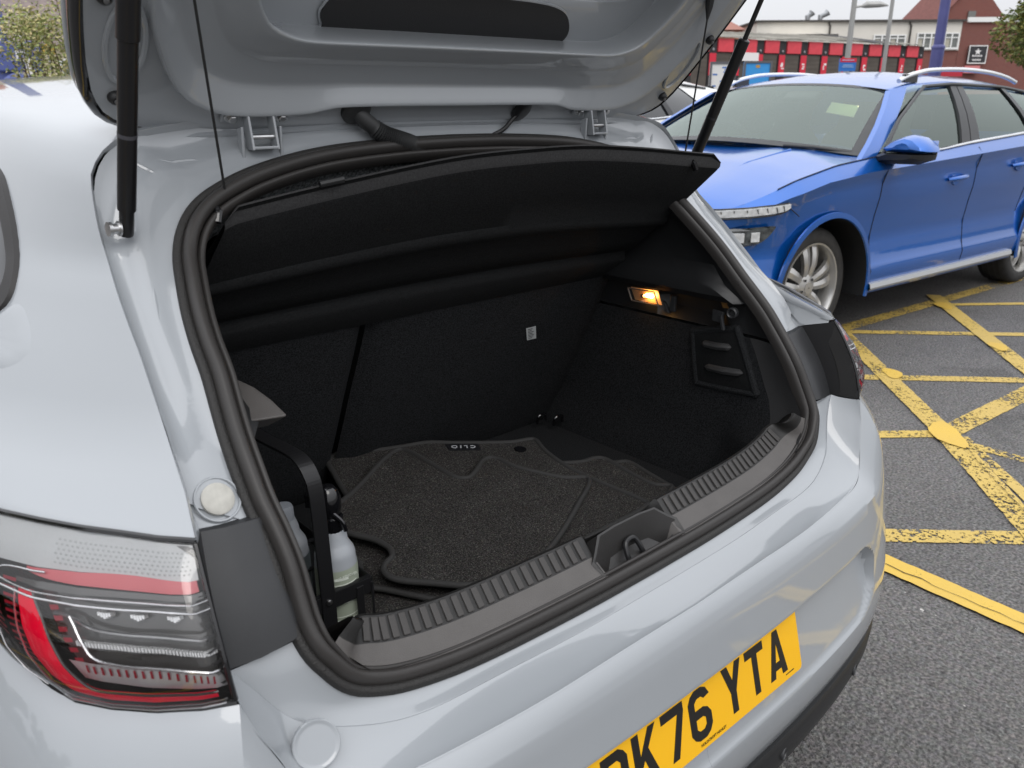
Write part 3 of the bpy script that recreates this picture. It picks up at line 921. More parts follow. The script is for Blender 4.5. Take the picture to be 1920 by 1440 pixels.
L_A = [0, .17, .34, .5, .67, .83, 1.0, 1.17]
L_T = [(.622, .722, .976), (.649, .745, .979), (.676, .780, .981), (.701, .813, .982), (.728, .853, .984), (.755, .895, .987), (.785, .96, .992), (.81, 1.06, 1.0)]
L_B = [(.627, .655, .829), (.655, .670, .828), (.690, .697, .828), (.720, .728, .829), (.745, .762, .831), (.765, .82, .838), (.779, .92, .862), (.79, 1.02, .90)]
L_N = [(.3, -.95), (.42, -.9), (.6, -.8), (.72, -.69), (.82, -.57), (.92, -.4), (.98, -.2), (1, -.1)]
L_BUL = [(0, 0), (.12, .012), (.25, .021), (.4, .028), (.55, .030), (.7, .027), (.85, .017), (1, 0)]
L_AMP = [(0, .38), (.08, .92), (.4, 1), (1.2, 1)]


def lamp_p(a, b, off, sgn):
    t = V([interp(a, list(zip(L_A, [p[i] for p in L_T]))) for i in range(3)])
    q = V([interp(a, list(zip(L_A, [p[i] for p in L_B]))) for i in range(3)])
    n = V((interp(a, list(zip(L_A, [p[0] for p in L_N]))), interp(a, list(zip(L_A, [p[1] for p in L_N]))), 0)).normalized()
    P = t + (q - t) * b + n * (interp(b, L_BUL) * interp(a, L_AMP) + off)
    return V((sgn * P.x, P.y, P.z))


def lamp_patch(top, bot, off, sgn, n=28, m=4, off2=None):
    tp = resample([(a, b, 0) for a, b in (top if len(top) > 2 else top)], n)
    bt = resample([(a, b, 0) for a, b in bot], n)
    if len(top) > 3: tp = resample(catmull([(a, b, 0) for a, b in top], 5), n)
    if len(bot) > 3: bt = resample(catmull([(a, b, 0) for a, b in bot], 5), n)
    rows = []
    for j in range(m + 1):
        o_ = off if off2 is None else off + (off2 - off) * j / m
        rows.append([lamp_p(*(tp[i].lerp(bt[i], j / m)).to_2d(), o_, sgn) for i in range(n)])
    return MB().grid(rows, flip=(sgn > 0))


def lamp_tube(pts, off, r, sgn, name, m, parent, n=8):
    c = resample(catmull([(a, b, 0) for a, b in pts], 6), 40)
    return MB().tube([lamp_p(p.x, p.y, off, sgn) for p in c], r, n).build(name, m, parent)


def solid(mb_, d, sgn):
    return mb_


for sgn in (-1, 1):
    lamp = lamp_patch([(0, .0), (1.17, .0)], [(0, 1.0), (1.17, 1.0)], -.036, sgn, 24, 14).build('tail_lamp', LAMP_BLK, car)
    tag(lamp, 'tail lamp with red C-shaped light bar')
    lamp_patch([(0, .0), (1.17, .0)], [(0, 1.0), (1.17, 1.0)], 0.0, sgn, 40, 26).build('lens', LENS, lamp)
    # rim around the lens
    rim = [(0, 0), (.3, 0), (.6, 0), (.9, 0), (1.17, 0)]
    lamp_tube(rim, -.002, .0035, sgn, 'lens_rim', BLK_GLOSS, lamp)
    lamp_tube([(0, 1), (.3, 1), (.6, 1), (.9, 1), (1.17, 1)], -.003, .004, sgn, 'lens_rim', BLK_GLOSS, lamp)
    MB().grid([[lamp_p(0.0, j / 16, o_, sgn) for j in range(17)] for o_ in (.0, -.012, -.036)], flip=(sgn < 0)).build('lens_end', LENS, lamp)
    MB().tube([lamp_p(0.006, .02 + .96 * j / 16, -.002, sgn) for j in range(17)], .0028, 6).build('lens_rim', BLK_GLOSS, lamp)
    # upper grey band, its paleness standing for reflected sky; dark corner, red strip below
    lamp_patch([(.02, .03), (.3, .02), (.6, .02), (.9, .02), (1.17, .02)], [(.03, .215), (.29, .19), (.49, .2), (.70, .215), (1.17, .24)], -.004, sgn).build('pale_band', LAMP_GREY, lamp)
    lamp_patch([(.012, .045), (.05, .03), (.095, .03)], [(.014, .10), (.02, .10), (.03, .08)], -.0025, sgn, 8, 3).build('dark_corner', LAMP_BLK, lamp)
    lamp_patch([(.04, .212), (.29, .19), (.49, .203), (.70, .222)], [(.04, .275), (.3, .264), (.44, .263), (.6, .263), (.70, .242)], -.0045, sgn).build('red_strip', LAMP_RED, lamp)
    lamp_patch([(.03, .285), (.3, .275), (.6, .28), (.74, .29)], [(.02, .32), (.3, .305), (.6, .318), (.74, .31)], -.0055, sgn).build('smoke_strip', LAMP_SMOKE, lamp)
    fc = MB()
    for rr_ in range(6):
        for q in range(26):
            a = .05 + q * .021 + (rr_ % 2) * .010; bb_ = .065 + rr_ * .021
            if a > .62: continue
            c0 = lamp_p(a, bb_, -.003, sgn); c1 = lamp_p(a + .009, bb_ - .002, -.003, sgn); c2 = lamp_p(a + .012, bb_ + .008, -.0036, sgn); c3 = lamp_p(a + .003, bb_ + .010, -.0036, sgn)
            fc.add([c0, c1, c2, c3], [(0, 1, 2, 3)])
    fc.build('pale_facets', mat('facet_grey', (.365, .375, .38), rough=.35), lamp, smooth=False)
    # chamber back and chrome lines
    lamp_patch([(.02, .33), (.4, .33), (.7, .34)], [(.06, .90), (.35, .84), (.58, .84)], -.022, sgn).build('reflector_back', LAMP_SMOKE, lamp)
    lamp_tube([(.005, .325), (.25, .312), (.44, .313), (.64, .323), (.76, .312), (.80, .28), (.76, .235), (.62, .222)], -.001, .0010, sgn, 'chrome_line', LCHROME, lamp)
    lamp_tube([(.01, .372), (.2, .352), (.35, .35), (.53, .35), (.68, .35), (.80, .335)], -.001, .0012, sgn, 'chrome_line', LCHROME, lamp)
    lamp_tube([(.61, .438), (.575, .437), (.54, .45), (.47, .488), (.40, .50), (.2, .515), (.03, .55)], -.010, .0019, sgn, 'chrome_hook', LCHROME, lamp)
    lamp_tube([(.55, .44), (.535, .49), (.52, .55), (.49, .65), (.42, .68), (.25, .70), (.04, .763)], -.009, .0018, sgn, 'chrome_hook', LCHROME, lamp)
    lamp_patch([(.03, .52), (.25, .50), (.42, .50), (.52, .47)], [(.04, .565), (.25, .535), (.42, .522), (.52, .49)], -.013, sgn).build('smoke_strip', LAMP_SMOKE, lamp)
    # serrated bar: a row of small prisms
    mb = MB()
    for k in range(44):
        a = .04 + .50 * k / 43; b = interp(a, [(.03, .650), (.24, .60), (.39, .588), (.54, .588)])
        c = lamp_p(a, b, -.013, sgn); dx = (lamp_p(a + .004, b, -.013, sgn) - c); dz = lamp_p(a, b + .017, -.013, sgn) - c
        n_ = dx.cross(dz).normalized() * .003
        mb.obox(c, dx * .8, n_, dz * .8)
    mb.build('serrated_bar', LED_WHITE, lamp)
    for a in (.17, .30, .42):
        mb = MB()
        for k in range(5):
            c = lamp_p(a + (k - 2) * .010, .425 + abs(k - 2) * -.004, -.014, sgn); dz = lamp_p(a, .437, -.014, sgn) - lamp_p(a, .425, -.014, sgn)
            dx = lamp_p(a + .0042, .425, -.014, sgn) - lamp_p(a, .425, -.014, sgn)
            mb.obox(c, dx, dx.cross(dz).normalized() * .004, dz * (1.3 - .25 * abs(k - 2)))
        mb.build('led', LED_WHITE, lamp)
    rg_ = random.Random(4)
    for q in range(9):  # random chrome facets added to make the lens edge look bright and jagged
        b0 = .30 + q * .075
        a0 = .012 + rg_.uniform(0, .01)
        lamp_patch([(a0, b0), (a0 + rg_.uniform(.03, .06), b0 + rg_.uniform(-.01, .01))], [(a0 + .005, b0 + .055), (a0 + rg_.uniform(.02, .045), b0 + .06)], -.004, sgn, 2, 1, off2=-.012).build('edge_facet', LCHROME, lamp)
    # pale lower reflector with red ticks, red light bar, inner red dashes
    lamp_patch([(.04, .79), (.27, .705), (.45, .70), (.60, .70)], [(.02, .90), (.3, .85), (.45, .83), (.57, .82)], -.012, sgn).build('lower_reflector', LAMP_SILV, lamp)
    for k in range(17):
        a = .07 + k * .0285; b0 = interp(a, [(.04, .80), (.27, .72), (.55, .71)])
        lamp_patch([(a, b0), (a + .008, b0)], [(a + .004, b0 + .055), (a + .014, b0 + .055)], -.0105, sgn, 2, 1).build('red_tick', LAMP_DIM, lamp)
    lamp_patch([(.68, .338), (.65, .45), (.63, .575), (.61, .688), (.575, .805), (.52, .858), (.38, .864), (.08, .874)],
               [(.735, .345), (.735, .50), (.73, .64), (.715, .80), (.675, .92), (.60, .958), (.40, .956), (.08, .944)], -.007, sgn, 60, 6).build('light_bar', LAMP_BAR, lamp)
    lamp_tube([(.675, .335), (.644, .45), (.623, .575), (.602, .688), (.567, .80), (.515, .857), (.38, .865), (.07, .879)], -.004, .0014, sgn, 'chrome_line', LAMP_SMOKE, lamp)
    for k in range(6):
        a = .60 - k * .012; b = .40 + k * .055
        lamp_patch([(a, b), (a + .035, b + .008)], [(a - .003, b + .024), (a + .03, b + .034)], -.012, sgn, 2, 1).build('red_tick', LAMP_DIM, lamp)
    for k in range(12):
        b = .33 + k * .045
        for a0 in (.76, .83, .90):
            lamp_patch([(a0, b), (a0 + .05, b + .004)], [(a0, b + .018), (a0 + .05, b + .022)], -.012, sgn, 2, 1).build('red_tick', LAMP_DIM, lamp)
    lamp_tube([(.735, .34), (.74, .50), (.735, .65), (.72, .82), (.68, .945), (.60, .972), (.40, .97), (.04, .955)], -.003, .0009, sgn, 'chrome_line', LCHROME, lamp)
    lamp_tube([(.80, .30), (.80, .45), (.80, .62), (.785, .80), (.75, .96)], .0005, .0006, sgn, 'chrome_line', LCHROME, lamp)
    lamp_tube([(.70, .985), (.55, .985), (.30, .985), (.05, .975)], -.001, .0013, sgn, 'chrome_line', LCHROME, lamp)

# ------------------------------------------------------------------ number plate
PLATE_Y = bpy.data.materials.new('plate_yellow'); PLATE_Y.use_nodes = True
_b = PLATE_Y.node_tree.nodes['Principled BSDF']; _b.inputs['Base Color'].default_value = (.83, .44, .004, 1); _b.inputs['Roughness'].default_value = .28
_b.inputs['Coat Weight'].default_value = .25
CHAR = mat('plate_black', (.012, .011, .010), rough=.3)
pc = V((0, .536, .531)); tl = R(14.565)
pu = V((1, 0, 0)); pv = V((0, math.sin(tl), math.cos(tl))); pn = pu.cross(pv)     # points to the rear
plate = MB().prism(rounded(.52, .111, .008), pc, pu, pv, -pn * .003).build('number_plate', PLATE_Y, car, angle=60)
mm = .001
# strokes of the 50 x 79 mm plate letters (mm, origin bottom left), each a closed polygon, counters cut by splitting
GL = {
    'D': [[(0, 0), (14, 0), (14, 79), (0, 79)], [(14, 65), (30, 65), (36, 59), (50, 64), (44, 73), (35, 79), (14, 79)], [(36, 59), (36, 20), (50, 15), (50, 64)], [(14, 0), (35, 0), (44, 6), (50, 15), (36, 20), (30, 14), (14, 14)]],
    'K': [[(0, 0), (14, 0), (14, 79), (0, 79)], [(14, 26), (14, 44), (35, 79), (50, 79)], [(19, 41), (34, 0), (50, 0), (29, 54)]],
    '7': [[(0, 65), (36, 65), (50, 65), (50, 79), (0, 79)], [(36, 65), (14, 0), (29, 0), (50, 65)]],
    '6': [[(0, 15), (14, 19), (14, 60), (0, 64)], [(0, 64), (14, 60), (20, 65), (30, 65), (36, 60), (50, 62), (43, 74), (33, 79), (17, 79), (7, 74)],
          [(0, 15), (7, 5), (17, 0), (33, 0), (43, 5), (50, 15), (36, 19), (30, 14), (20, 14), (14, 19)], [(36, 19), (50, 15), (50, 33), (36, 30)],
          [(50, 33), (43, 43), (33, 48), (14, 48), (14, 34), (30, 34), (36, 30)]],
    'Y': [[(0, 79), (15, 79), (25, 52), (35, 79), (50, 79), (32, 33), (18, 33)], [(18, 0), (32, 0), (32, 33), (18, 33)]],
    'T': [[(0, 65), (50, 65), (50, 79), (0, 79)], [(18, 0), (32, 0), (32, 65), (18, 65)]],
    'A': [[(0, 0), (14.5, 0), (25, 58), (18, 79)], [(35.5, 0), (50, 0), (32, 79), (25, 58)], [(18, 79), (25, 58), (32, 79)], [(16, 12), (34, 12), (31.8, 25), (18.2, 25)]],
}
ux = [41, 102, 163, 224, 307, 368, 429]
for ch, x0 in zip('DK76YTA', ux):
    mb = MB()
    for k, poly in enumerate(GL[ch]):
        o_ = pc + pu * ((x0 - 260) * mm) + pv * ((16 - 55.5) * mm) + pn * (.0006 + k * .00002)
        mb.prism([(a * mm, b * mm) for a, b in poly], o_, pu, pv, -pn * .0005)
    mb.build('plate_character', CHAR, plate, smooth=False)
text('plate_supplier_text', 'HOLDCROFT HANLEY', .0062, CHAR, plate, pc + pu * .012 + pv * -.0475 + pn * .0004, pu, pv, .0002)
MB().prism([(0, 0), (.024, 0), (.024, .0016), (0, .0016)], pc + pu * .212 + pv * -.0468 + pn * .0004, pu, pv, -pn * .0003).build('plate_mark', CHAR, plate, smooth=False)

# ------------------------------------------------------------------ raised tailgate
def G(x, s, h=0.0):
    return V((x, 1.092 - .661 * s - .75 * h, 1.386 + .750 * s - .661 * h))


gate_E = [(0, -.060), (.15, -.060), (.30, -.060), (.42, -.058), (.49, -.048), (.527, -.030), (.545, 0), (.552, .03), (.557, .06), (.563, .13), (.566, .25), (.562, .45), (.548, .62), (.52, .74), (.45, .82), (.30, .855), (0, .865)]
gate_C = [(0, -.009), (.13, -.009), (.22, -.011), (.27, -.022), (.36, -.024), (.405, -.016), (.448, .010), (.477, .063), (.497, .132), (.508, .25), (.505, .45), (.49, .60), (.455, .71), (.39, .775), (.26, .80), (.13, .805), (0, .806)]
NG = 72
ge = resample(catmull([(a, b, 0) for a, b in gate_E], 8), NG)
gc = resample(catmull([(a, b, 0) for a, b in gate_C], 8), NG)
# match contour points by angle about the middle of the gate
def by_angle(curve, n):
    c0 = (0, .40); cv = catmull([(a, b, 0) for a, b in curve], 24)
    out = []
    for i in range(n):
        t = math.pi * i / (n - 1)
        out.append(min(cv, key=lambda p: abs(math.atan2(p.x - c0[0], c0[1] - p.y) - t)))
    return out
NG = 120
ge = by_angle(gate_E, NG); gc = by_angle(gate_C, NG)
gate_S = [(0, -.016), (.13, -.016), (.27, -.0165), (.36, -.016), (.405, -.009), (.448, .014)] + gate_C[7:]      # the same line without the notch over the wiring
gs = by_angle(gate_S, NG)
GP = [(0, 0), (.0005, .006), (.001, .012), (.0025, .0155), (.005, .0155), (.008, .0135), (.014, .0085), (.020, .0035), (.0255, -.0015), (.028, -.0036), (.031, -.0048), (.036, -.0052), (.050, -.0050), (.064, -.0046), (.0665, -.0040), (.069, -.0028), (.082, .0012), (.098, .0062), (.106, .0086), (.1085, .0086), (.1095, .0070), (.109, .002), (.105, -.012), (.098, -.030), (.092, -.045), (.089, -.052), (.088, -.0555), (.092, -.056), (.115, -.056)]


def shrink(p, d):
    return (p.x * (1 - d / .5), p.y + (.4 - p.y) * (d / .41))


def ctr(k, d, h, sgn):
    w_ = min(1, max(0, (d - .006) / .03))
    a, b = shrink(gc[k].lerp(gs[k], w_), d)
    return G(sgn * a, b, h)


mb = MB()
for sgn in (1, -1):
    rows = []
    for k in range(NG):
        e = ge[k]; c = gc[k]
        row = [G(sgn * e.x, e.y, -.006), G(sgn * e.x, e.y, 0)]
        for t, h in ((.25, .001), (.55, -.001), (.85, -.0015)):
            row.append(G(sgn * (e.x + (c.x - e.x) * t), e.y + (c.y - e.y) * t, h))
        row += [ctr(k, d, h, sgn) for d, h in GP]
        rows.append(row)
    mb.grid(rows, flip=(sgn < 0))
gate = mb.build('tailgate', PAINT, car, angle=60)

# inner floor of the gate round the glass opening
WIN = [(0, .150), (.20, .150), (.31, .156), (.355, .168), (.385, .20), (.40, .26), (.40, .40), (.39, .50), (.365, .555), (.32, .58), (.20, .588), (0, .59)]
gw = by_angle(WIN, NG)
mb = MB()
for sgn in (1, -1):
    rows = []
    for k in range(NG):
        a = shrink(gs[k], .115)
        rows.append([G(sgn * (a[0] + (gw[k].x - a[0]) * t), a[1] + (gw[k].y - a[1]) * t, h) for t, h in ((0, -.056), (.5, -.0565), (.94, -.056), (.99, -.060), (1, -.070))])
    mb.grid(rows, flip=(sgn < 0))
mb.build('inner_panel', PAINT, gate, angle=60)
# rear glass with black border, seen from inside
mb = MB()
full = [(p.x, p.y) for p in gw] + [(-p.x, p.y) for p in gw[::-1][1:-1]]
mb.prism(full, G(0, 0, -.072), V((1, 0, 0)), V((0, -.661, .750)), V((0, .75, .661)) * .004)
mb.build('rear_glass', thin_glass('privacy_glass', (.18, .19, .19)), gate, angle=60)
mb = MB()
for sgn in (1, -1):
    mb.grid([[G(sgn * p.x * k1, .37 + (p.y - .37) * k2, -.071) for k1, k2 in ((1.0, 1.0), (.93, .92))] for p in gw], flip=(sgn < 0))
mb.build('glass_border', BLK_PLASTIC, gate)
# black insert of the spoiler
INS = catmull([(-.247, .100, 0), (-.240, .079, 0), (-.222, .0695, 0), (-.057, .0675, 0), (.10, .068, 0), (.205, .0695, 0), (.229, .080, 0), (.222, .105, 0), (.190, .130, 0), (.12, .140, 0), (-.02, .141, 0), (-.17, .139, 0), (-.228, .127, 0)], 5, closed=True)
MB().prism([(p.x, p.y) for p in INS], G(0, 0, -.050), V((1, 0, 0)), V((0, -.661, .750)), V((0, .75, .661)) * .006).build('black_insert', mat('insert_plastic', (.018, .018, .019), rough=.55, bump=.2, bump_scale=500), gate, angle=60)
MB().tube([G(p.x * 1.004, .105 + (p.y - .105) * 1.02, -.0535) for p in INS], .0022, 6, closed=True).build('insert_edge', PAINT, gate)

# black edge strip and painted outer skin
mb = MB(); mo = MB()
for sgn in (1, -1):
    rs = []; ro = []
    for k in range(NG):
        e = ge[k]; n_ = V((e.x, e.y - .4)); n_ = n_.normalized() if n_.length > 1e-6 else V((0, -1))
        w_ = .012 if e.y > -.045 else .004
        rs.append([G(sgn * (e.x + n_.x * o_ * w_ / .012), e.y + n_.y * o_ * w_ / .012, h) for o_, h in ((-.002, -.001), (.003, .002), (.010, -.002), (.013, -.012), (.012, -.024), (.002, -.030))])
        ro.append([G(sgn * (e.x + n_.x * o_), e.y + n_.y * o_, h) for o_, h in ((.004, -.026), (.012, -.029), (.0135, -.034), (.010, -.045), (-.02, -.075), (-.08, -.098))])
    mb.grid(rs, flip=(sgn < 0)); mo.grid(ro, flip=(sgn < 0))
mb.build('edge_strip', BLK_GLOSS, gate, angle=60)
mo.build('outer_edge', PAINT, gate, angle=60)
mb = MB()
for sgn in (1, -1):
    rows = []
    for k in range(NG):
        e = ge[k]; n_ = V((e.x, e.y - .4)).normalized()
        a = (e.x - n_.x * .08, e.y - n_.y * .08)
        rows.append([G(sgn * (a[0] + (gw[k].x - a[0]) * t), a[1] + (gw[k].y - a[1]) * t, -.098 - .012 * math.sin(math.pi / 2 * t)) for t in (0, .33, .66, 1)])
    mb.grid(rows, flip=(sgn > 0))
mb.build('outer_skin', PAINT, gate, angle=60)

# bump stops
for sgn in (-1, 1):
    for x, s in ((.521, 0.0), (.543, .135)):
        c = G(sgn * x, s, -.001); nn = V((0, -.75, -.661))
        st = MB().lathe([(.0085, 0), (.009, .004), (.0075, .009), (.005, .011)], c, nn, 18).build('bump_stop', BLK_PLASTIC, gate)
        MB().lathe([(.0032, 0), (.0032, .003), (.001, .004)], c + nn * .010, nn, 12).build('stop_pin', mat('stop_pin', (.12, .12, .12), rough=.3), st)
    # oval pressing beside the strut
    op = [G(sgn * (.515 + .022 * math.cos(t)), .075 + .055 * math.sin(t), .001) for t in [i * 2 * math.pi / 28 for i in range(28)]]
    MB().tube(op, .0035, 6, closed=True).build('oval_pressing', PAINT, gate)

# hinges
for sgn in (-1, 1):
    hb = MB()
    for s_, x in ((0, .372), (1, .300)):
        hb.obox(G(sgn * x, -.030, .003), (.013, 0, 0), V((0, -.661, .75)) * .010, V((0, -.75, -.661)) * .0022)
    # folded U between the bolts
    for x in (.354, .318):
        hb.obox(V((sgn * x, 1.098, 1.338)), (.0018, 0, 0), (0, .010, 0), (0, .004, .022))
    hb.obox(V((sgn * .336, 1.094, 1.319)), (.018, 0, 0), (0, .010, 0), (0, 0, .002))
    hinge = hb.build('hinge', PAINT, car, smooth=False, bevel=.0012)
    ab = MB()
    for x in (.364, .308):
        ab.prism([(0, 0), (.012, .0), (.010, .062), (-.004, .062)], V((sgn * x - .002, 1.110, 1.283)), V((0, -1, .15)), V((0, -.10, 1)), (.004, 0, 0))
    ab.obox(V((sgn * .372, 1.108, 1.281)), (.014, 0, 0), (0, .010, -.003), (0, .0005, .002))
    ab.obox(V((sgn * .336, 1.103, 1.300)), (.028, 0, 0), (0, .004, 0), (0, 0, .004))
    ab.build('hinge_arm', PAINT, hinge, smooth=False, bevel=.0012)
    for x in (.372, .300):
        c = G(sgn * x, -.030, .005); nn = V((0, -.75, -.661))
        bo = MB().lathe([(.0095, 0), (.0095, .0016), (.0085, .0022)], c, nn, 18)
        bo.lathe([(.0062, .002), (.0062, .0075), (.005, .0085)], c, nn, 6)
        bo.build('hinge_bolt', STEEL, hinge, angle=30)
    MB().tube([V((sgn * .352, 1.094, 1.333)), V((sgn * .320, 1.094, 1.333))], .0035, 10).build('hinge_pin', STEEL, hinge)

# wiring conduit and washer hose between body and gate
cond = catmull([G(-.175, -.028, .004), G(-.165, -.034, .016), V((-.140, 1.098, 1.332)), V((-.115, 1.094, 1.323)), V((-.09, 1.098, 1.316)), V((-.06, 1.108, 1.306))], 16)
rr = [.0125 + (.0014 * (1 if k % 2 else -1) if .30 < k / len(cond) < .92 else 0) for k in range(len(cond))]
HOSE = mat('conduit_rubber', (.03, .031, .032), rough=.55)
cd = MB().tube(cond, rr, 14).build('wiring_conduit', HOSE, car, angle=80)
MB().lathe([(.0235, -.002), (.0235, .005), (.019, .010), (.013, .012)], G(-.178, -.026, 0), (0, -.75, -.661), 24).build('conduit_collar', HOSE, cd)
hose = catmull([G(.150, -.032, .006), G(.135, -.045, .012), V((.115, 1.112, 1.330)), V((.085, 1.118, 1.318))], 8)
ho = MB().tube(hose, .0038, 8).build('washer_hose', BLK_PLASTIC, car)
MB().lathe([(.0215, -.002), (.0215, .005), (.017, .008), (.006, .0085)], G(.158, -.030, 0), (0.2, -.75, -.661), 24).build('hose_grommet', BLK_PLASTIC, ho)
# sealing strip along the roof edge under the hinges
MB().tube([V((x, 1.128 - .0, 1.332 + .012 * (1 - (x / .5) ** 2))) for x in [-.45 + i * .03 for i in range(31)]], .0045, 6).build('roof_edge_strip', PAINT, car)

# gas struts
STRUT = mat('strut_black', (.008, .008, .009), rough=.28, spec=.5)
for sgn in (-1, 1):
    A_ = V((sgn * .548, 1.040, 1.2)); D_ = V((sgn * -.02, -.45, 1.0))
    def at_(t): return V((sgn * (.548 - .02 * t), 1.040 - .45 * t, 1.225 + t))
    cyl_top = .262 if sgn > 0 else .265
    st = MB().tube([at_(.004), at_(.010), at_(.034), at_(.035), at_(.215), at_(.216), at_(.262), at_(.264)] if sgn < 0 else [at_(.004), at_(.010), at_(.034), at_(.035), at_(.15), at_(.152), at_(.256), at_(.258)],
                   [.0080, .0085, .0085, .0105, .0105, .0122, .0122, .0095] if sgn < 0 else [.0080, .0085, .0085, .0108, .0108, .0108, .0108, .007], 18).build('gas_strut', STRUT, car, angle=30)
    MB().tube([at_(.258), at_(.52)], .0098 if sgn < 0 else .0045, 14).build('strut_rod', mat('strut_sleeve', (.42, .43, .43), rough=.35, metal=.2) if sgn < 0 else BLK_STEEL, st)
    MB().tube([at_(.118), at_(.122)], .0108, 18).build('strut_ring', mat('strut_ring', (.06, .06, .07), rough=.3), st)
    b0 = at_(.012)
    MB().lathe([(.0085, -.022), (.0085, -.018), (.0062, -.018), (.0062, -.010), (.0092, -.010), (.0092, -.008), (.004, -.008), (.004, 0)], b0, (sgn * -1, .1, -.05), 14).build('ball_stud', STEEL, st)

# cords that lift the parcel shelf
CORD = mat('cord_black', (.012, .012, .012), rough=.7)
for sgn in (-1, 1):
    a = V((-.412, 1.058, 1.250)) if sgn < 0 else V((.447, .972, 1.268)); b = V((sgn * .468, .952, 1.546))
    pts = [a.lerp(b, t) for t in (0, .25, .5, .75, 1)]
    cd_ = MB().tube(pts, .0017, 6).build('shelf_cord', CORD, car)
    MB().tube([b + V((0, .004, -.032)), b + V((0, .002, -.012)), b + V((0, 0, .012)), b + V((0, -.004, .03))], [.0022, .007, .009, .008], 10).build('cord_clip', BLK_PLASTIC, cd_)

# ------------------------------------------------------------------ boot interior
def seat_y(z): return 1.40 - .488 * (z - .6)


MB().grid([[V((x, y, .60)) for x in (-.53, -.25, 0, .25, .53)] for y in (.72, .9, 1.1, 1.3, 1.43)]).build('boot_floor', CARPET, car)
# split rear seat backs, softly padded
for x0, x1, nm in ((-.55, -.128, 'seat_back'), (-.116, .55, 'seat_back')):
    rows = []
    for j in range(17):
        z = .57 + .60 * j / 16
        row = []
        for i in range(21):
            u = i / 20; x = x0 + (x1 - x0) * u
            e = min(u, 1 - u) * (x1 - x0)
            d = .020 * (1 - math.exp(-e / .012))
            row.append(V((x, seat_y(z) + .020 - d + .002 * noise.noise(V((x * 9, z * 9, 1))), z)))
        rows.append(row)
    rows = [[q + V((0, .1, 0)) for q in rows[0]]] + rows
    MB().grid(rows).build(nm, CARPET, car, angle=70)
# washing-care sticker on the seat back
stk = [V((.292, 1.2440, .914)), V((.321, 1.2440, .914)), V((.338, 1.2610, .879)), V((.310, 1.2605, .880))]
STK = mat('sticker', (.50, .52, .52), rough=.5)
so = obj('seat_sticker', stk, [(0, 1, 2, 3)], STK, car, smooth=False)
for k in range(7):
    t = .12 + k * .12; w_ = random.uniform(.45, .85)
    a = stk[0].lerp(stk[3], t) + V((.004, -.0006, 0)); b = stk[0].lerp(stk[3], t + .05) + V((.004, -.0006, 0))
    obj('printed_line', [a, a + V((.022 * w_, 0, 0)), b + V((.022 * w_, 0, 0)), b], [(0, 1, 2, 3)], BLK_PLASTIC, so, smooth=False)

# right and left side trims
inner = []
for p in seal_full:
    if p.z > .735: inner.append(p)


def ring_x(z):
    a = min((p for p in inner if p.z < 1.26), key=lambda p: abs(p.z - z))
    return a


PILL = mat('pillar_grain', (.034, .034, .035), rough=.55, bump=.5, bump_scale=500)
ZL = [.58, .62, .66, .70, .735, .76, .79, .82, .85, .88, .91, .936]
ZU = [.942, .965, .985, .998, 1.002, 1.015, 1.034, 1.045, 1.07, 1.10, 1.14, 1.18, 1.22, 1.25]
for sgn in (-1, 1):
    def trim_grid(zs, upper):
        rows = []
        for z in zs:
            s0 = ring_x(max(z, .74))
            row = []
            ys = s0.y + .012; ye = seat_y(min(z, 1.02)) + (.0 if z < 1.02 else .25)
            if z < .74: ys = .715
            for i in range(25):
                t = i / 24
                y = ys + (ye - ys) * t
                x = s0.x - .036 + (.012) * min(1, t / .08)
                if z < .80: x = s0.x - .036 + .012 * min(1, t / .08) + .0
                x = x + (.512 - x) * min(1, t / .25)
                # boxy ledge that carries the shelf
                if upper and t > .03:
                    led = interp(z, [(1.0, 0), (1.003, 1), (1.03, 1), (1.045, .75), (1.075, 0)])
                    x -= .036 * led * min(1, (t - .03) / .05) * (1 if y > .86 else .3)
                # shallow recess under the ledge
                if upper and .95 < z < 1.0 and .905 < y < 1.05: x += .022
                if not upper: x = x + (-.025 * max(0, (.70 - z) / .12) if z < .70 else 0)
                row.append(V((sgn * x, y, z)))
            rows.append(row)
        return MB().grid(rows, flip=(sgn < 0))
    tg_ = trim_grid(ZL, False)
    fm_ = [1 if (j < 3 and i > 4) else 0 for i in range(len(ZL) - 1) for j in range(24)]
    obj('side_carpet', tg_.v, tg_.f, None, car, angle=60, mats=[CARPET, PILL], fm=fm_)
    trim_grid(ZU, True).build('side_trim', BLK_PLASTIC, car, angle=35)
    # vent pocket pressed into the carpet
    pk = [(.962, .925), (.875, .947), (.862, .944), (.812, .835), (.818, .826), (.938, .817), (.950, .824), (.966, .915)]
    pts = [V((sgn * .507, y, z)) for y, z in pk]
    pcx = sum((p for p in pts), V()) / len(pts)
    fr = MB().tube([q + V((sgn * .004, 0, 0)) for q in catmull(pts, 3, closed=True)], .0078, 10, closed=True).build('pocket_frame', CARPET, car)
    MB().grid([[p for p in pts] + [pts[0]], [pcx + (p - pcx) * .9 + V((sgn * -.0015, 0, 0)) for p in pts] + [pcx + (pts[0] - pcx) * .9 + V((sgn * -.0015, 0, 0))], [pcx + V((sgn * -.001, 0, 0))] * (len(pts) + 1)]).build('pocket_floor', SHELF, fr)
    for (ya, za), (yb, zb) in (((.938, .906), (.870, .911)), ((.927, .858), (.838, .865))):
        MB().tube([V((sgn * .503, ya + (yb - ya) * t, za + (zb - za) * t - .002 * math.sin(math.pi * t))) for t in (0, .1, .5, .9, 1)], [.002, .0075, .008, .0075, .002], 8).build('vent_slot', PILL, fr)
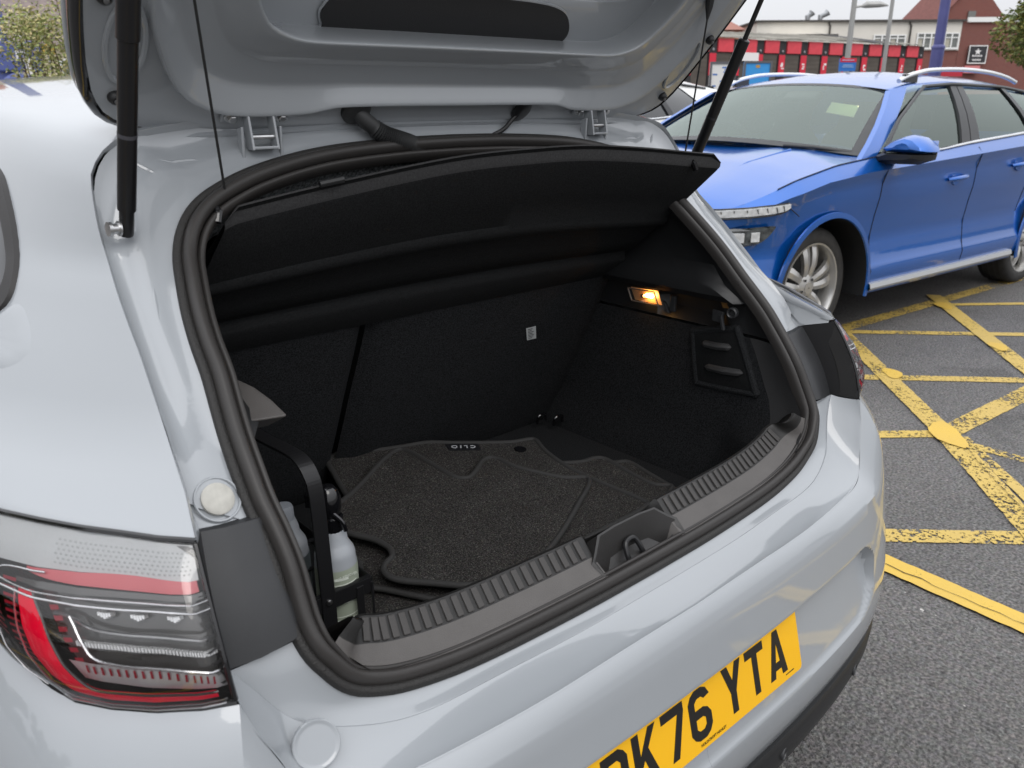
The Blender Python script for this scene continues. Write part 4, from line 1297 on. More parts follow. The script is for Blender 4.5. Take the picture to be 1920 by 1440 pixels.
# hook ring, bracket and clip under the right ledge
MB().lathe([(.011, -.006), (.011, .004), (.0085, .006), (.0065, .004), (.006, -.004)], V((.494, .868, .984)), (-1, -.2, 0), 18).build('hook_hole', BLK_SATIN, car)
for cc_, ay_, az_ in (((.492, .898, .972), (0, .012, .001), (0, 0, .011)), ((.488, .885, .962), (0, .003, 0), (0, .004, .014)), ((.500, 1.015, .975), (0, .006, 0), (0, 0, .016)), ((.500, 1.033, .966), (0, .004, .002), (0, .006, .010))):
    MB().obox(V(cc_), (.0035, 0, 0), ay_, az_).build('trim_bracket', BLK_SATIN, car, smooth=False, bevel=.001)
# shelf pivot clip
MB().tube(catmull([V((.486, 1.186, 1.052)), V((.480, 1.176, 1.045)), V((.478, 1.178, 1.030)), V((.482, 1.190, 1.024))], 4), .003, 8).build('shelf_pivot', BLK_GLOSS, car)
MB().tube([V((.494, 1.17, 1.05)), V((.482, 1.165, 1.056))], .007, 10).build('shelf_pivot', BLK_GLOSS, car)

# boot lamp, lit
LAMPQ = [V((.498, 1.139, .989)), V((.498, 1.066, .992)), V((.498, 1.053, .964)), V((.498, 1.126, .963))]
lq = sum(LAMPQ, V()) / 4
bl = MB().add(LAMPQ + [q + V((.016, 0, 0)) for q in LAMPQ], [(0, 1, 2, 3), (0, 4, 5, 1), (1, 5, 6, 2), (2, 6, 7, 3), (3, 7, 4, 0)])
BOOT_LENS = mat('boot_lamp_lens', (.9, .72, .5), rough=.25, trans=.9, ior=1.3)
lamp_b = MB().add([lq + (q - lq) * 1.03 + V((.012, 0, 0)) for q in LAMPQ], [(0, 1, 2, 3)]).build('boot_lamp', mat('lamp_tray', (.80, .52, .28), rough=.35, metal=.2), car, smooth=False)
ed = MB()
for i in range(4): ed.tube([LAMPQ[i], LAMPQ[(i + 1) % 4]], .0016, 6)
ed.build('lamp_rim', mat('lamp_rim', (.16, .12, .09), rough=.3), lamp_b)
obj('lamp_lens', LAMPQ, [(0, 1, 2, 3)], thin_glass('lamp_cover', (1, .93, .84)), lamp_b, smooth=False)
BULB = mat('filament_bulb', (1, .8, .5), rough=.4, emit=(1.0, .50, .14), emit_s=55)
bc = V((.503, 1.082, .980))
MB().tube([bc + V((0, .011, 0)), bc + V((0, .008, 0)), bc + V((0, -.008, 0)), bc + V((0, -.011, 0))], [.002, .0042, .0042, .002], 10).build('bulb', BULB, lamp_b)
MB().tube([bc + V((0, .014, -.002)), bc + V((0, .022, -.004))], .004, 10).build('bulb_holder', STEEL, lamp_b)

# ------------------------------------------------------------------ load sill trim with ribs and striker recess
SILLP = [(.019, -.004), (.0215, .004), (.0237, .0065), (.040, .0100), (.0570, .0143), (.066, .0178), (.075, .0220), (.0830, .0258), (.088, .0268), (.093, .0240), (.0955, .015), (.092, -.01), (.066, -.09), (.05, -.15)]
sill_pts = [p for p in resample([V(p) for p in seal_full], 400) if p.z < .80]
sill_half = resample(sill_pts, 110)


def sill_frame(path, i):
    t = (path[min(i + 2, len(path) - 1)] - path[max(i - 2, 0)]).normalized()
    p = path[i]
    b = V((0, -.35, .94)); b = (b - t * b.dot(t)).normalized()
    o = t.cross(b)
    if o.dot(V((0, .86, .9)) - p) < 0: o = -o
    return p, o, b


sill_all = [mx(p) for p in sill_half[::-1]] + [V(p) for p in sill_half[1:]]
rows = []
for i in range(len(sill_all)):
    p, o, b = sill_frame(sill_all, i)
    w_ = 1 - min(1, max(0, (abs(p.x) - .062) / .028)); w_ = w_ * w_ * (3 - 2 * w_)
    k = min(1, max(0, (p.z - .745) / .05))            # narrows as it climbs the corners
    row = []
    for o_, h in SILLP:
        dip = 0
        if w_ > 0: dip = w_ * interp(o_, [(.020, .012), (.0237, .016), (.04, .040), (.056, .050), (.072, .055), (.080, .055), (.0875, .045), (.0905, .02), (.12, .01)])
        oo = o_ * (1 - .30 * k)
        row.append(p + o * oo + b * (h - dip))
    rows.append(row)
nn_ = len(SILLP) - 1
fm_ = []
for i in range(len(sill_all) - 1):
    for j in range(nn_): fm_.append(0 if j < 4 else 1)
RIBP = mat('rib_pad', (.042, .039, .037), rough=.5, bump=.3, bump_scale=700)
RIB = mat('rib_plastic', (.013, .0125, .012), rough=.45, bump=.3, bump_scale=700)
sm_ = MB().grid(rows)
obj('load_sill', sm_.v, sm_.f, None, car, angle=30, mats=[GRAIN, RIB], fm=fm_)
# dark moulded striker recess
def rec(pts): return [V(p) for p in pts]
o1 = rec([(-.098, .679, .7545), (-.085, .688, .7615), (-.066, .7015, .7755), (-.03, .7035, .7775), (.03, .7035, .7775), (.066, .7015, .7755), (.085, .688, .7615), (.098, .679, .7545), (.094, .662, .7435), (.090, .655, .737), (.03, .652, .734), (-.03, .652, .734), (-.090, .655, .737), (-.094, .662, .7435)])
cc = V((0, .678, .745))
def sc(pts, kx, ky, dz): return [V((p.x * kx, cc.y + (p.y - cc.y) * ky, p.z + dz)) for p in pts]
def rr_(kx, ky, dz, dr):
    out = []
    for i, p in enumerate(o1):
        back = i >= 8
        out.append(V((p.x * kx, cc.y + (p.y - cc.y) * (ky if not back else min(1.0, ky + .25)), p.z + (dr if back else dz))))
    return out
o2 = rr_(.985, .95, .0022, .0004); o3 = rr_(.94, .84, .0008, -.004); o4 = rr_(.86, .74, -.012, -.011); o5 = rr_(.76, .66, -.028, -.016); o6 = rr_(.66, .58, -.040, -.019)
o0 = [V((p.x * 1.10, cc.y + (p.y - cc.y) * (1.5 if i < 8 else 1.0), p.z - .012)) for i, p in enumerate(o1)]
rm = MB().grid([o0, o1, o2, o3, o4, o5, o6], closed_v=True); rm.f.append([len(rm.v) - 14 + i for i in range(14)])
rm.build('striker_recess', mat('recess_plastic', (.026, .025, .0245), rough=.40, bump=.25, bump_scale=700), car, angle=28)
# separate ribs on the tread of the sill
sd = resample(sill_all, 1200)
acc = 0
pos = [x for x in range(0, 1200)]
last = None
for i in range(20, 1180):
    p, o, b = sill_frame(sd, i)
    if abs(p.x) < .10 or abs(p.x) > .47: last = None; continue
    if last is not None and (p - last).length < .0158: continue
    last = p.copy()
    t = (sd[i + 2] - sd[i - 2]).normalized()
    k = min(1, max(0, (p.z - .745) / .05)) * .30
    c0 = p + o * (.0590 * (1 - k)) + b * .0152; c1 = p + o * (.0852 * (1 - k)) + b * .0266
    m_ = (c0 + c1) / 2; ax = (c1 - c0) / 2; up_ = t.cross(ax).normalized()
    if up_.z < 0: up_ = -up_
    MB().obox(m_ + up_ * .0005, t * .0047, ax, up_ * .0019).build('sill_rib', RIBP, car, smooth=False, bevel=.0012)
# striker loop
sk = catmull([V((-.018, .668, .712)), V((-.018, .682, .738)), V((-.013, .689, .751)), V((.004, .690, .752)), V((.012, .683, .740)), V((.017, .668, .712))], 6)
stk_ = MB().tube(sk, .0042, 10).build('striker_loop', BLK_STEEL, car)
MB().obox(V((0, .690, .716)), (.014, 0, 0), (0, .006, .004), (0, -.004, .010)).build('striker_plate', mat('striker_plate', (.035, .036, .036), rough=.4), stk_, bevel=.003)
# latch brackets at the foot of the seat
for x, y in ((.455, 1.365), (.478, 1.33)):
    MB().tube(catmull([V((x - .014, y, .615)), V((x - .012, y - .004, .635)), V((x + .008, y - .006, .637)), V((x + .012, y - .004, .62))], 4), .0035, 8).build('lashing_eye', BLK_GLOSS, car)
# moulded flap on the left trim near the pillar
fl = [V((-.470, .995, 1.048)), V((-.455, .935, 1.040)), V((-.448, .905, 1.030)), V((-.445, .868, 1.018)), V((-.455, .900, .998)), V((-.470, .955, .978)), V((-.49, 1.0, .985))]
fp = MB(); n_ = len(fl); fp.v = [V(p) for p in fl] + [p + V((-.05, .015, 0)) for p in fl]
fp.f = [list(range(n_))] + [[i, (i + 1) % n_, n_ + (i + 1) % n_, n_ + i] for i in range(n_)]
fp.build('trim_flap', GRAIN, car, bevel=.003)

# ------------------------------------------------------------------ parcel shelf, tipped up on its cords
SP = [(0.0, 0.028), (.004, .031), (.009, .030), (.012, .022), (.012, .003), (.020, -.002), (.10, -.004), (.155, -.004), (.160, -.010), (.175, -.012), (.185, -.006), (.235, -.005), (.262, -.005), (.270, -.0), (.285, .004), (.292, -.010), (.300, -.014), (.345, -.010), (.362, -.008), (.366, .004)]
RE = [(-.42, 1.055, 1.222), (-.407, 1.053, 1.227), (-.272, 1.035, 1.250), (-.076, 1.007, 1.277), (.071, .987, 1.285), (.18, .972, 1.286), (.299, .956, 1.278), (.40, .942, 1.268), (.501, .928, 1.258)]
re_d = resample(catmull(RE, 6), 41)
rows = []; sds = []
for i in range(41):
    u = -1 + 2 * i / 40
    s_r = re_d[i]; s_f = V((.485 * u, 1.205, 1.012))
    L_ = (s_f - s_r).length; sd_ = (s_f - s_r).normalized(); sn = V((0, sd_.z * -1, sd_.y)); 
    if sn.z < 0: sn = -sn
    sn.normalize(); sds.append((sd_, sn))
    row = []
    for s_, h in SP:
        if s_ < .013: pt = s_r + V((0, -.004 + s_ * .5, (h - .003) * .78)) * (1 if abs(u) < .97 else .3)
        else: pt = s_r + sd_ * ((s_ - .012) / .354 * L_) + sn * h
        row.append(V(pt))
    rows.append(row)
sd_, sn = sds[20]
top = [[r[-1] + sn * .004, r[12] + sn * .018, r[6] + sn * .016, r[0] + sn * .0] for r in rows]
mb = MB().grid(rows); mb.grid(top)
shelf = mb.build('parcel_shelf', SHELF, car, angle=50)
LIPM = mat('shelf_lip', (.028, .028, .029), rough=.85, bump=.5, bump_scale=600, noise_scale=300, noise_amt=.25)
lip = []
for r in rows:
    lip.append([q + V((0, -.0018, .0006)) for q in (r[0], r[1], r[2], r[3], r[4])] + [r[4] + sd_ * .004 + V((0, -.0015, -.001))])
MB().grid([[p for p in l] for l in lip]).build('shelf_lip', LIPM, shelf, angle=60)
MB().tube([V((-.29, 1.030, 1.271)), V((-.255, 1.025, 1.276))], .005, 8).build('shelf_hook', BLK_PLASTIC, shelf)
for sgn in (-1, 1):
    MB().tube([V((sgn * .43, (1.05 if sgn < 0 else .94), 1.252 if sgn < 0 else 1.272)), V((sgn * .43, (1.045 if sgn < 0 else .936), 1.245 if sgn < 0 else 1.266)), V((sgn * .435, (1.04 if sgn < 0 else .934), 1.232 if sgn < 0 else 1.255))], [.003, .006, .005], 8).build('cord_anchor', BLK_GLOSS, shelf)

# headlining and the cabin beyond
HEAD = mat('headlining', (.17, .18, .185), rough=.95, noise_scale=260, noise_amt=.75, bump=.5, bump_scale=300)
rows = []
for i in range(25):
    u = -1 + 2 * i / 24
    a = max(-.5, min(.5, u * .5))
    zt = interp(abs(a), [(0, 1.31), (.25, 1.30), (.35, 1.283), (.42, 1.262), (.47, 1.235), (.5, 1.20)])
    yt = interp(abs(a), [(0, 1.112), (.25, 1.10), (.35, 1.087), (.42, 1.07), (.47, 1.05), (.5, 1.02)])
    rows.append([V((a, yt + .012, zt - .006)), V((a * .995, yt + .022, zt - .030)), V((a * .99, yt + .050, zt - .062)), V((a * 1.0, yt + .3, zt - .05)), V((a * 1.1, 2.2, zt + .06)), V((a * 1.1, 3.0, zt))])
MB().grid(rows).build('headlining', HEAD, car)
MB().grid([[V((x, y, z)) for x in (-.6, .6)] for y, z in ((1.45, .55), (1.6, 1.1), (2.2, 1.1), (2.4, .5), (3.5, .6), (3.6, 1.0))]).build('cabin_seats', SHELF, car)

# ------------------------------------------------------------------ carpet floor mats stacked in the boot
def mat_carpet(name, seed, base=.041):
    m = bpy.data.materials.new(name); m.use_nodes = True
    nt = m.node_tree; b = nt.nodes['Principled BSDF']
    tc = nt.nodes.new('ShaderNodeTexCoord')
    n1 = nt.nodes.new('ShaderNodeTexNoise'); n1.noise_dimensions = '4D'; n1.inputs['W'].default_value = seed
    n1.inputs['Scale'].default_value = 420; n1.inputs['Detail'].default_value = 4; n1.inputs['Roughness'].default_value = .75
    n2 = nt.nodes.new('ShaderNodeTexNoise'); n2.inputs['Scale'].default_value = 14; n2.inputs['Detail'].default_value = 3
    n3 = nt.nodes.new('ShaderNodeTexVoronoi'); n3.inputs['Scale'].default_value = 330
    for n in (n1, n2, n3): nt.links.new(tc.outputs['Object'], n.inputs['Vector'])
    cr = nt.nodes.new('ShaderNodeValToRGB'); e = cr.color_ramp.elements
    e[0].position = .36; e[0].color = (base * .18, base * .17, base * .165, 1)
    e[1].position = .68; e[1].color = (base * 4.2, base * 4.0, base * 3.75, 1)
    e.new(.52).color = (base * .95, base * .90, base * .85, 1)
    nt.links.new(n1.outputs['Fac'], cr.inputs[0])
    hs = nt.nodes.new('ShaderNodeHueSaturation'); hs.inputs['Saturation'].default_value = .25
    nt.links.new(n3.outputs['Color'], hs.inputs['Color'])
    mx_ = nt.nodes.new('ShaderNodeMixRGB'); mx_.blend_type = 'OVERLAY'; mx_.inputs[0].default_value = .25
    nt.links.new(cr.outputs[0], mx_.inputs[1]); nt.links.new(hs.outputs[0], mx_.inputs[2])
    m2_ = nt.nodes.new('ShaderNodeMixRGB'); m2_.blend_type = 'MULTIPLY'; m2_.inputs[0].default_value = .5
    mr = nt.nodes.new('ShaderNodeMapRange'); mr.inputs['From Min'].default_value = .3; mr.inputs['From Max'].default_value = .7; mr.inputs['To Min'].default_value = .7; mr.inputs['To Max'].default_value = 1.2
    nt.links.new(n2.outputs['Fac'], mr.inputs['Value']); nt.links.new(mx_.outputs[0], m2_.inputs[1]); nt.links.new(mr.outputs[0], m2_.inputs[2])
    nt.links.new(m2_.outputs[0], b.inputs['Base Color'])
    b.inputs['Roughness'].default_value = .95; b.inputs['Specular IOR Level'].default_value = .15
    bn = nt.nodes.new('ShaderNodeBump'); bn.inputs['Strength'].default_value = 1; bn.inputs['Distance'].default_value = .004
    nt.links.new(n1.outputs['Fac'], bn.inputs['Height']); nt.links.new(bn.outputs[0], b.inputs['Normal'])
    return m


BIND = mat('mat_binding', (.030, .0295, .029), rough=.75, bump=.6, bump_scale=500)


def mat_z(y, dz): return .655 + dz + .09 * (y - .88)


def floor_mat(outline, dz, label, seed, thick=.006, warp=0.0):
    c = catmull([(x, y, 0) for x, y in outline], 5, closed=True)
    zf = lambda p: mat_z(p.y, dz) + warp * noise.noise(V((p.x * 7, p.y * 7, seed)))
    bm = bmesh.new()
    vs = [bm.verts.new((p.x, p.y, 0)) for p in c]
    bm.faces.new(vs)
    bmesh.ops.triangulate(bm, faces=bm.faces)
    for _ in range(3):
        long = [e for e in bm.edges if e.calc_length() > .05]
        if long: bmesh.ops.subdivide_edges(bm, edges=long, cuts=1); bmesh.ops.triangulate(bm, faces=bm.faces)
    bmesh.ops.beautify_fill(bm, faces=bm.faces, edges=bm.edges)
    for v in bm.verts: v.co.z = zf(v.co)
    ret = bmesh.ops.extrude_face_region(bm, geom=bm.faces[:])
    for v in [g for g in ret['geom'] if isinstance(g, bmesh.types.BMVert)]: v.co.z -= thick
    bm.verts.index_update()
    vv = [v.co.copy() for v in bm.verts]; ff = [[v.index for v in f.verts] for f in bm.faces]
    bm.free()
    root = thing('floor_mat', (sum(p.x for p in c) / len(c), sum(p.y for p in c) / len(c), mat_z(1.0, dz) - thick), label, 'floor mat', 'carpet mats stacked in the boot')
    obj('carpet', vv, ff, mat_carpet('mat_carpet_%d' % seed, seed), root, angle=60)
    MB().tube([V((p.x, p.y, zf(p) - .001)) for p in c], .0056, 8, closed=True).build('binding', BIND, root, angle=80)
    return root


TOPM = [(-.225, 1.195), (-.132, 1.246), (-.042, 1.30), (-.003, 1.316), (.010, 1.296), (.014, 1.233), (.020, 1.165), (.038, 1.140), (.066, 1.149), (.108, 1.176), (.130, 1.179), (.141, 1.162), (.146, 1.118), (.172, 1.068), (.20, 1.03), (.236, .996), (.156, .945), (.05, .890), (-.021, .862), (-.09, .86), (-.163, .871), (-.217, .922), (-.250, .958), (-.255, .985), (-.242, 1.002), (-.221, 1.014), (-.212, 1.037), (-.22, 1.072), (-.241, 1.107), (-.252, 1.142), (-.25, 1.175)]
MAT2 = [(-.112, 1.392), (-.088, 1.392), (-.044, 1.366), (.032, 1.341), (.079, 1.327), (.124, 1.294), (.176, 1.257), (.230, 1.223), (.266, 1.212), (.280, 1.199), (.262, 1.15), (.252, 1.078), (.256, 1.013), (.268, .945), (.276, .893), (.262, .872), (.142, .868), (0, .866), (-.1, .89), (-.18, .99), (-.20, 1.10), (-.171, 1.241), (-.148, 1.33), (-.135, 1.375)]
MAT3 = [(.25, 1.12), (.285, 1.10), (.314, 1.086), (.345, 1.082), (.362, 1.066), (.361, 1.02), (.359, .975), (.364, .932), (.388, .908), (.36, .893), (.307, .882), (.10, .856), (-.08, .85), (-.18, .875), (-.262, .98), (-.285, 1.005), (-.258, 1.06), (-.245, 1.14), (-.21, 1.20), (-.05, 1.22), (.12, 1.18)]
MAT4 = [(.34, 1.09), (.385, 1.06), (.413, 1.042), (.409, .984), (.402, .912), (.385, .875), (.2, .842), (-.1, .83), (-.30, .835), (-.338, .87), (-.335, .95), (-.312, 1.05), (-.24, 1.12), (0, 1.15), (.2, 1.14)]
floor_mat(MAT4, -.040, 'bottom carpet mat showing along the load sill and to the right', 4)
floor_mat(MAT3, -.027, 'third carpet mat whose wavy right edge pokes out beyond the others', 3)
m2o = floor_mat(MAT2, -.0135, 'carpet mat with a small badge and fixing hole along its back edge', 2)
floor_mat(TOPM, 0.0, 'topmost carpet mat with wavy edges lying over the stack', 1, warp=.004)
# badge, upside down from here, and the fixing hole
a, b, c_, d = [V((x, y, mat_z(y, -.0135) + .0012)) for x, y in ((.104, 1.299), (.164, 1.257), (.151, 1.232), (.095, 1.268))]
bd = obj('badge', [a, b, c_, d, a - V((0, 0, .003)), b - V((0, 0, .003)), c_ - V((0, 0, .003)), d - V((0, 0, .003))], [(0, 1, 2, 3), (0, 4, 5, 1), (1, 5, 6, 2), (2, 6, 7, 3), (3, 7, 4, 0)], mat('badge_black', (.012, .012, .014), rough=.45), m2o, smooth=False)
ux_ = (a - b).normalized(); uy_ = (d - a); uy_ = (uy_ - ux_ * uy_.dot(ux_)).normalized()
text('badge_text', 'C L I O', .017, mat('badge_print', (.42, .43, .45), rough=.4), bd, (a + b + c_ + d) / 4 + V((0, 0, .0008)), ux_, uy_, .0003, xs=1.0, bold=.0004)
fh = V((.222, 1.186, mat_z(1.186, -.0135)))
MB().lathe([(.0135, -.002), (.0135, .0015), (.011, .0025), (.0085, .0015), (.004, .0012), (.0005, .0012)], fh, (0, -.09, 1), 20).build('fixing_eyelet', BLK_GLOSS, m2o)

# ------------------------------------------------------------------ bottle carrier and spray bottles
cx = -.372
car_r = thing('bottle_carrier', (cx, 1.04, .60), 'black metal bottle carrier with a flat bar handle in the left corner', 'carrier')
hy0, hy1 = .925, 1.165


def flatbar(pts, w, t, name, ax=V((1, 0, 0))):
    rows = []
    n = len(pts)
    for i, p in enumerate(pts):
        tg = (pts[min(i + 1, n - 1)] - pts[max(i - 1, 0)]).normalized()
        nm = tg.cross(ax).normalized()
        rows.append([p - ax * w / 2 - nm * t / 2, p + ax * w / 2 - nm * t / 2, p + ax * w / 2 + nm * t / 2, p - ax * w / 2 + nm * t / 2])
    mb = MB().grid(rows, closed_v=True)
    mb.f.append([3, 2, 1, 0]); k = 4 * (n - 1); mb.f.append([k, k + 1, k + 2, k + 3])
    return mb.build(name, BLK_STEEL, car_r, smooth=False, bevel=.0008)


hp = catmull([V((-.387, hy0, .605)), V((-.387, hy0, .70)), V((-.389, hy0, .80)), V((-.391, hy0, .872)), V((-.393, hy0 + .006, .898)), V((-.395, hy0 + .022, .914)), V((-.398, hy0 + .05, .920)), V((-.402, hy0 + .12, .918)), V((-.405, hy1 - .03, .915)), V((-.406, hy1 - .008, .900)), V((-.406, hy1, .87)), V((-.405, hy1, .605))], 5)
flatbar(hp, .022, .004, 'handle', V((1, .0, 0)))
for y0, y1, z0, z1, nm in ((hy0, hy0 + .003, .682, .708, 'front_rail'), (hy1 - .003, hy1, .682, .708, 'back_rail')):
    MB().box((-.412, y0, z0), (-.312, y1, z1)).build(nm, BLK_STEEL, car_r, smooth=False, bevel=.001)
for x0 in (-.414, -.315):
    MB().box((x0, hy0, .682), (x0 + .003, hy1, .708)).build('side_rail', BLK_STEEL, car_r, smooth=False, bevel=.001)
for k in range(4):
    y = hy0 + .005 + k * .0765
    MB().box((-.411, y - .004, .7055), (-.315, y + .004, .7080)).build('cross_bar', BLK_STEEL, car_r, smooth=False)
MB().box((-.414, hy0, .6), (-.312, hy1, .605)).build('base_tray', BLK_STEEL, car_r, smooth=False, bevel=.001)
for x0 in (-.341, -.316):
    MB().box((x0, hy0 - .002, .605), (x0 + .012 if x0 < -.32 else x0 + .004, hy0 + .001, .70)).build('upright', BLK_STEEL, car_r, smooth=False, bevel=.0008)
MB().lathe([(.0045, 0), (.0045, .002), (.002, .0035)], V((-.387, hy0 - .002, .697)), (0, -1, 0), 12).build('rivet', STEEL, car_r)

BOT = mat('bottle_plastic', (.35, .37, .395), rough=.32, coat=.2)
LAB1 = mat('label_sage', (.34, .38, .30), rough=.45, noise_scale=60, noise_amt=.04)
LAB2 = mat('label_dark', (.10, .12, .125), rough=.45)
PRN = mat('label_print', (.72, .76, .68), rough=.5)
TRIG = mat('trigger_black', (.006, .006, .007), rough=.12, coat=.5)


def bottle(x, y, label, lab, head, txt, rot=0.0):
    r = thing('spray_bottle', (x, y, .605), label, 'bottle', 'bottles in the carrier')
    z0 = .605; rad = .0315
    kz = .90
    body = MB().lathe([(a_, b_ * kz) for a_, b_ in [(rad * .88, 0), (rad, .005), (rad, .138), (rad * .985, .145), (rad * .955, .150), (rad * .955, .158), (rad * .90, .166), (rad * .74, .176), (rad * .66, .181), (rad * .62, .192), (rad * .50, .205)]], (x, y, z0), n=32)
    body.build('bottle_body', BOT, r, angle=40)
    # label wraps the front
    def cyl(a, z, o=.0006): return V((x + (rad + o) * math.sin(a), y - (rad + o) * math.cos(a), z0 + z))
    lo, hi = -1.9, 1.9
    lb = MB().grid([[cyl(lo + (hi - lo) * i / 20, z) for i in range(21)] for z in (.012, .07, .128)]).build('label', lab, r)
    for k, (zz, hh, w0, w1) in enumerate(txt):
        MB().grid([[cyl(w0 + (w1 - w0) * i / 10 + rot, zz + dz, .0010) for i in range(11)] for dz in (0, hh)]).build('label_line', PRN, lb, smooth=False)
    z0 -= .019
    if head == 'trigger':
        MB().lathe([(.0165, .198), (.0165, .222), (.014, .224)], (x, y, z0), n=20).build('collar', TRIG, r, angle=30)
        hd = MB().lathe([(.013, .222), (.017, .228), (.019, .238), (.0185, .25), (.015, .262), (.009, .27), (.003, .272)], (x - .002, y + .003, z0), n=18)
        hd.obox((x - .012, y + .016, z0 + .248), (.010, -.012, 0), (.008, .008, 0), (0, 0, .010))
        hd.build('trigger_head', TRIG, r, angle=50)
        MB().tube(catmull([V((x - .004, y - .012, z0 + .232)), V((x + .004, y - .022, z0 + .220)), V((x + .008, y - .024, z0 + .205))], 4), .0035, 8).build('trigger', TRIG, r)
    else:
        MB().lathe([(.0145, .196), (.0150, .200), (.0145, .222), (.0125, .226), (.004, .227)], (x, y, z0), n=20).build('cap', mat('cap_grey', (.30, .32, .35), rough=.4), r, angle=30)
    return r


ln = [(.112, .0045, -1.15, .05)] + [(.104 - k * .0062, .0016, -1.15, .55 - .08 * (k % 3)) for k in range(6)] + [(.050 - k * .0062, .0016, -1.15, .45 - .1 * (k % 2)) for k in range(3)] + [(.022, .0016, -1.15, -.1), (.016, .0016, -1.15, -.4)]
b1 = bottle(-.351, .962, 'pale bottle with sage label and black trigger, nearest in the carrier', LAB1, 'trigger', ln)
bottle(-.392, 1.033, 'pale bottle with dark label in the middle of the carrier', LAB2, 'cap', [(.092, .0045, -.35, .55), (.086, .0016, -.35, .5), (.082, .0016, -.35, .4), (.070, .0045, -.3, .5), (.064, .0016, -.35, .5), (.059, .0016, -.35, .45), (.054, .0016, -.35, .5)])
bottle(-.398, 1.108, 'pale bottle farthest back in the carrier beside the seat', LAB2, 'cap', [(.092, .0045, -.3, .5)])
text('label_title', 'BUG REMOVER', .0062, PRN, b1, (-.3535, .962 - .0328, .605 + .1175), (1, .0, 0), (0, 0, 1), .0002, xs=.9)

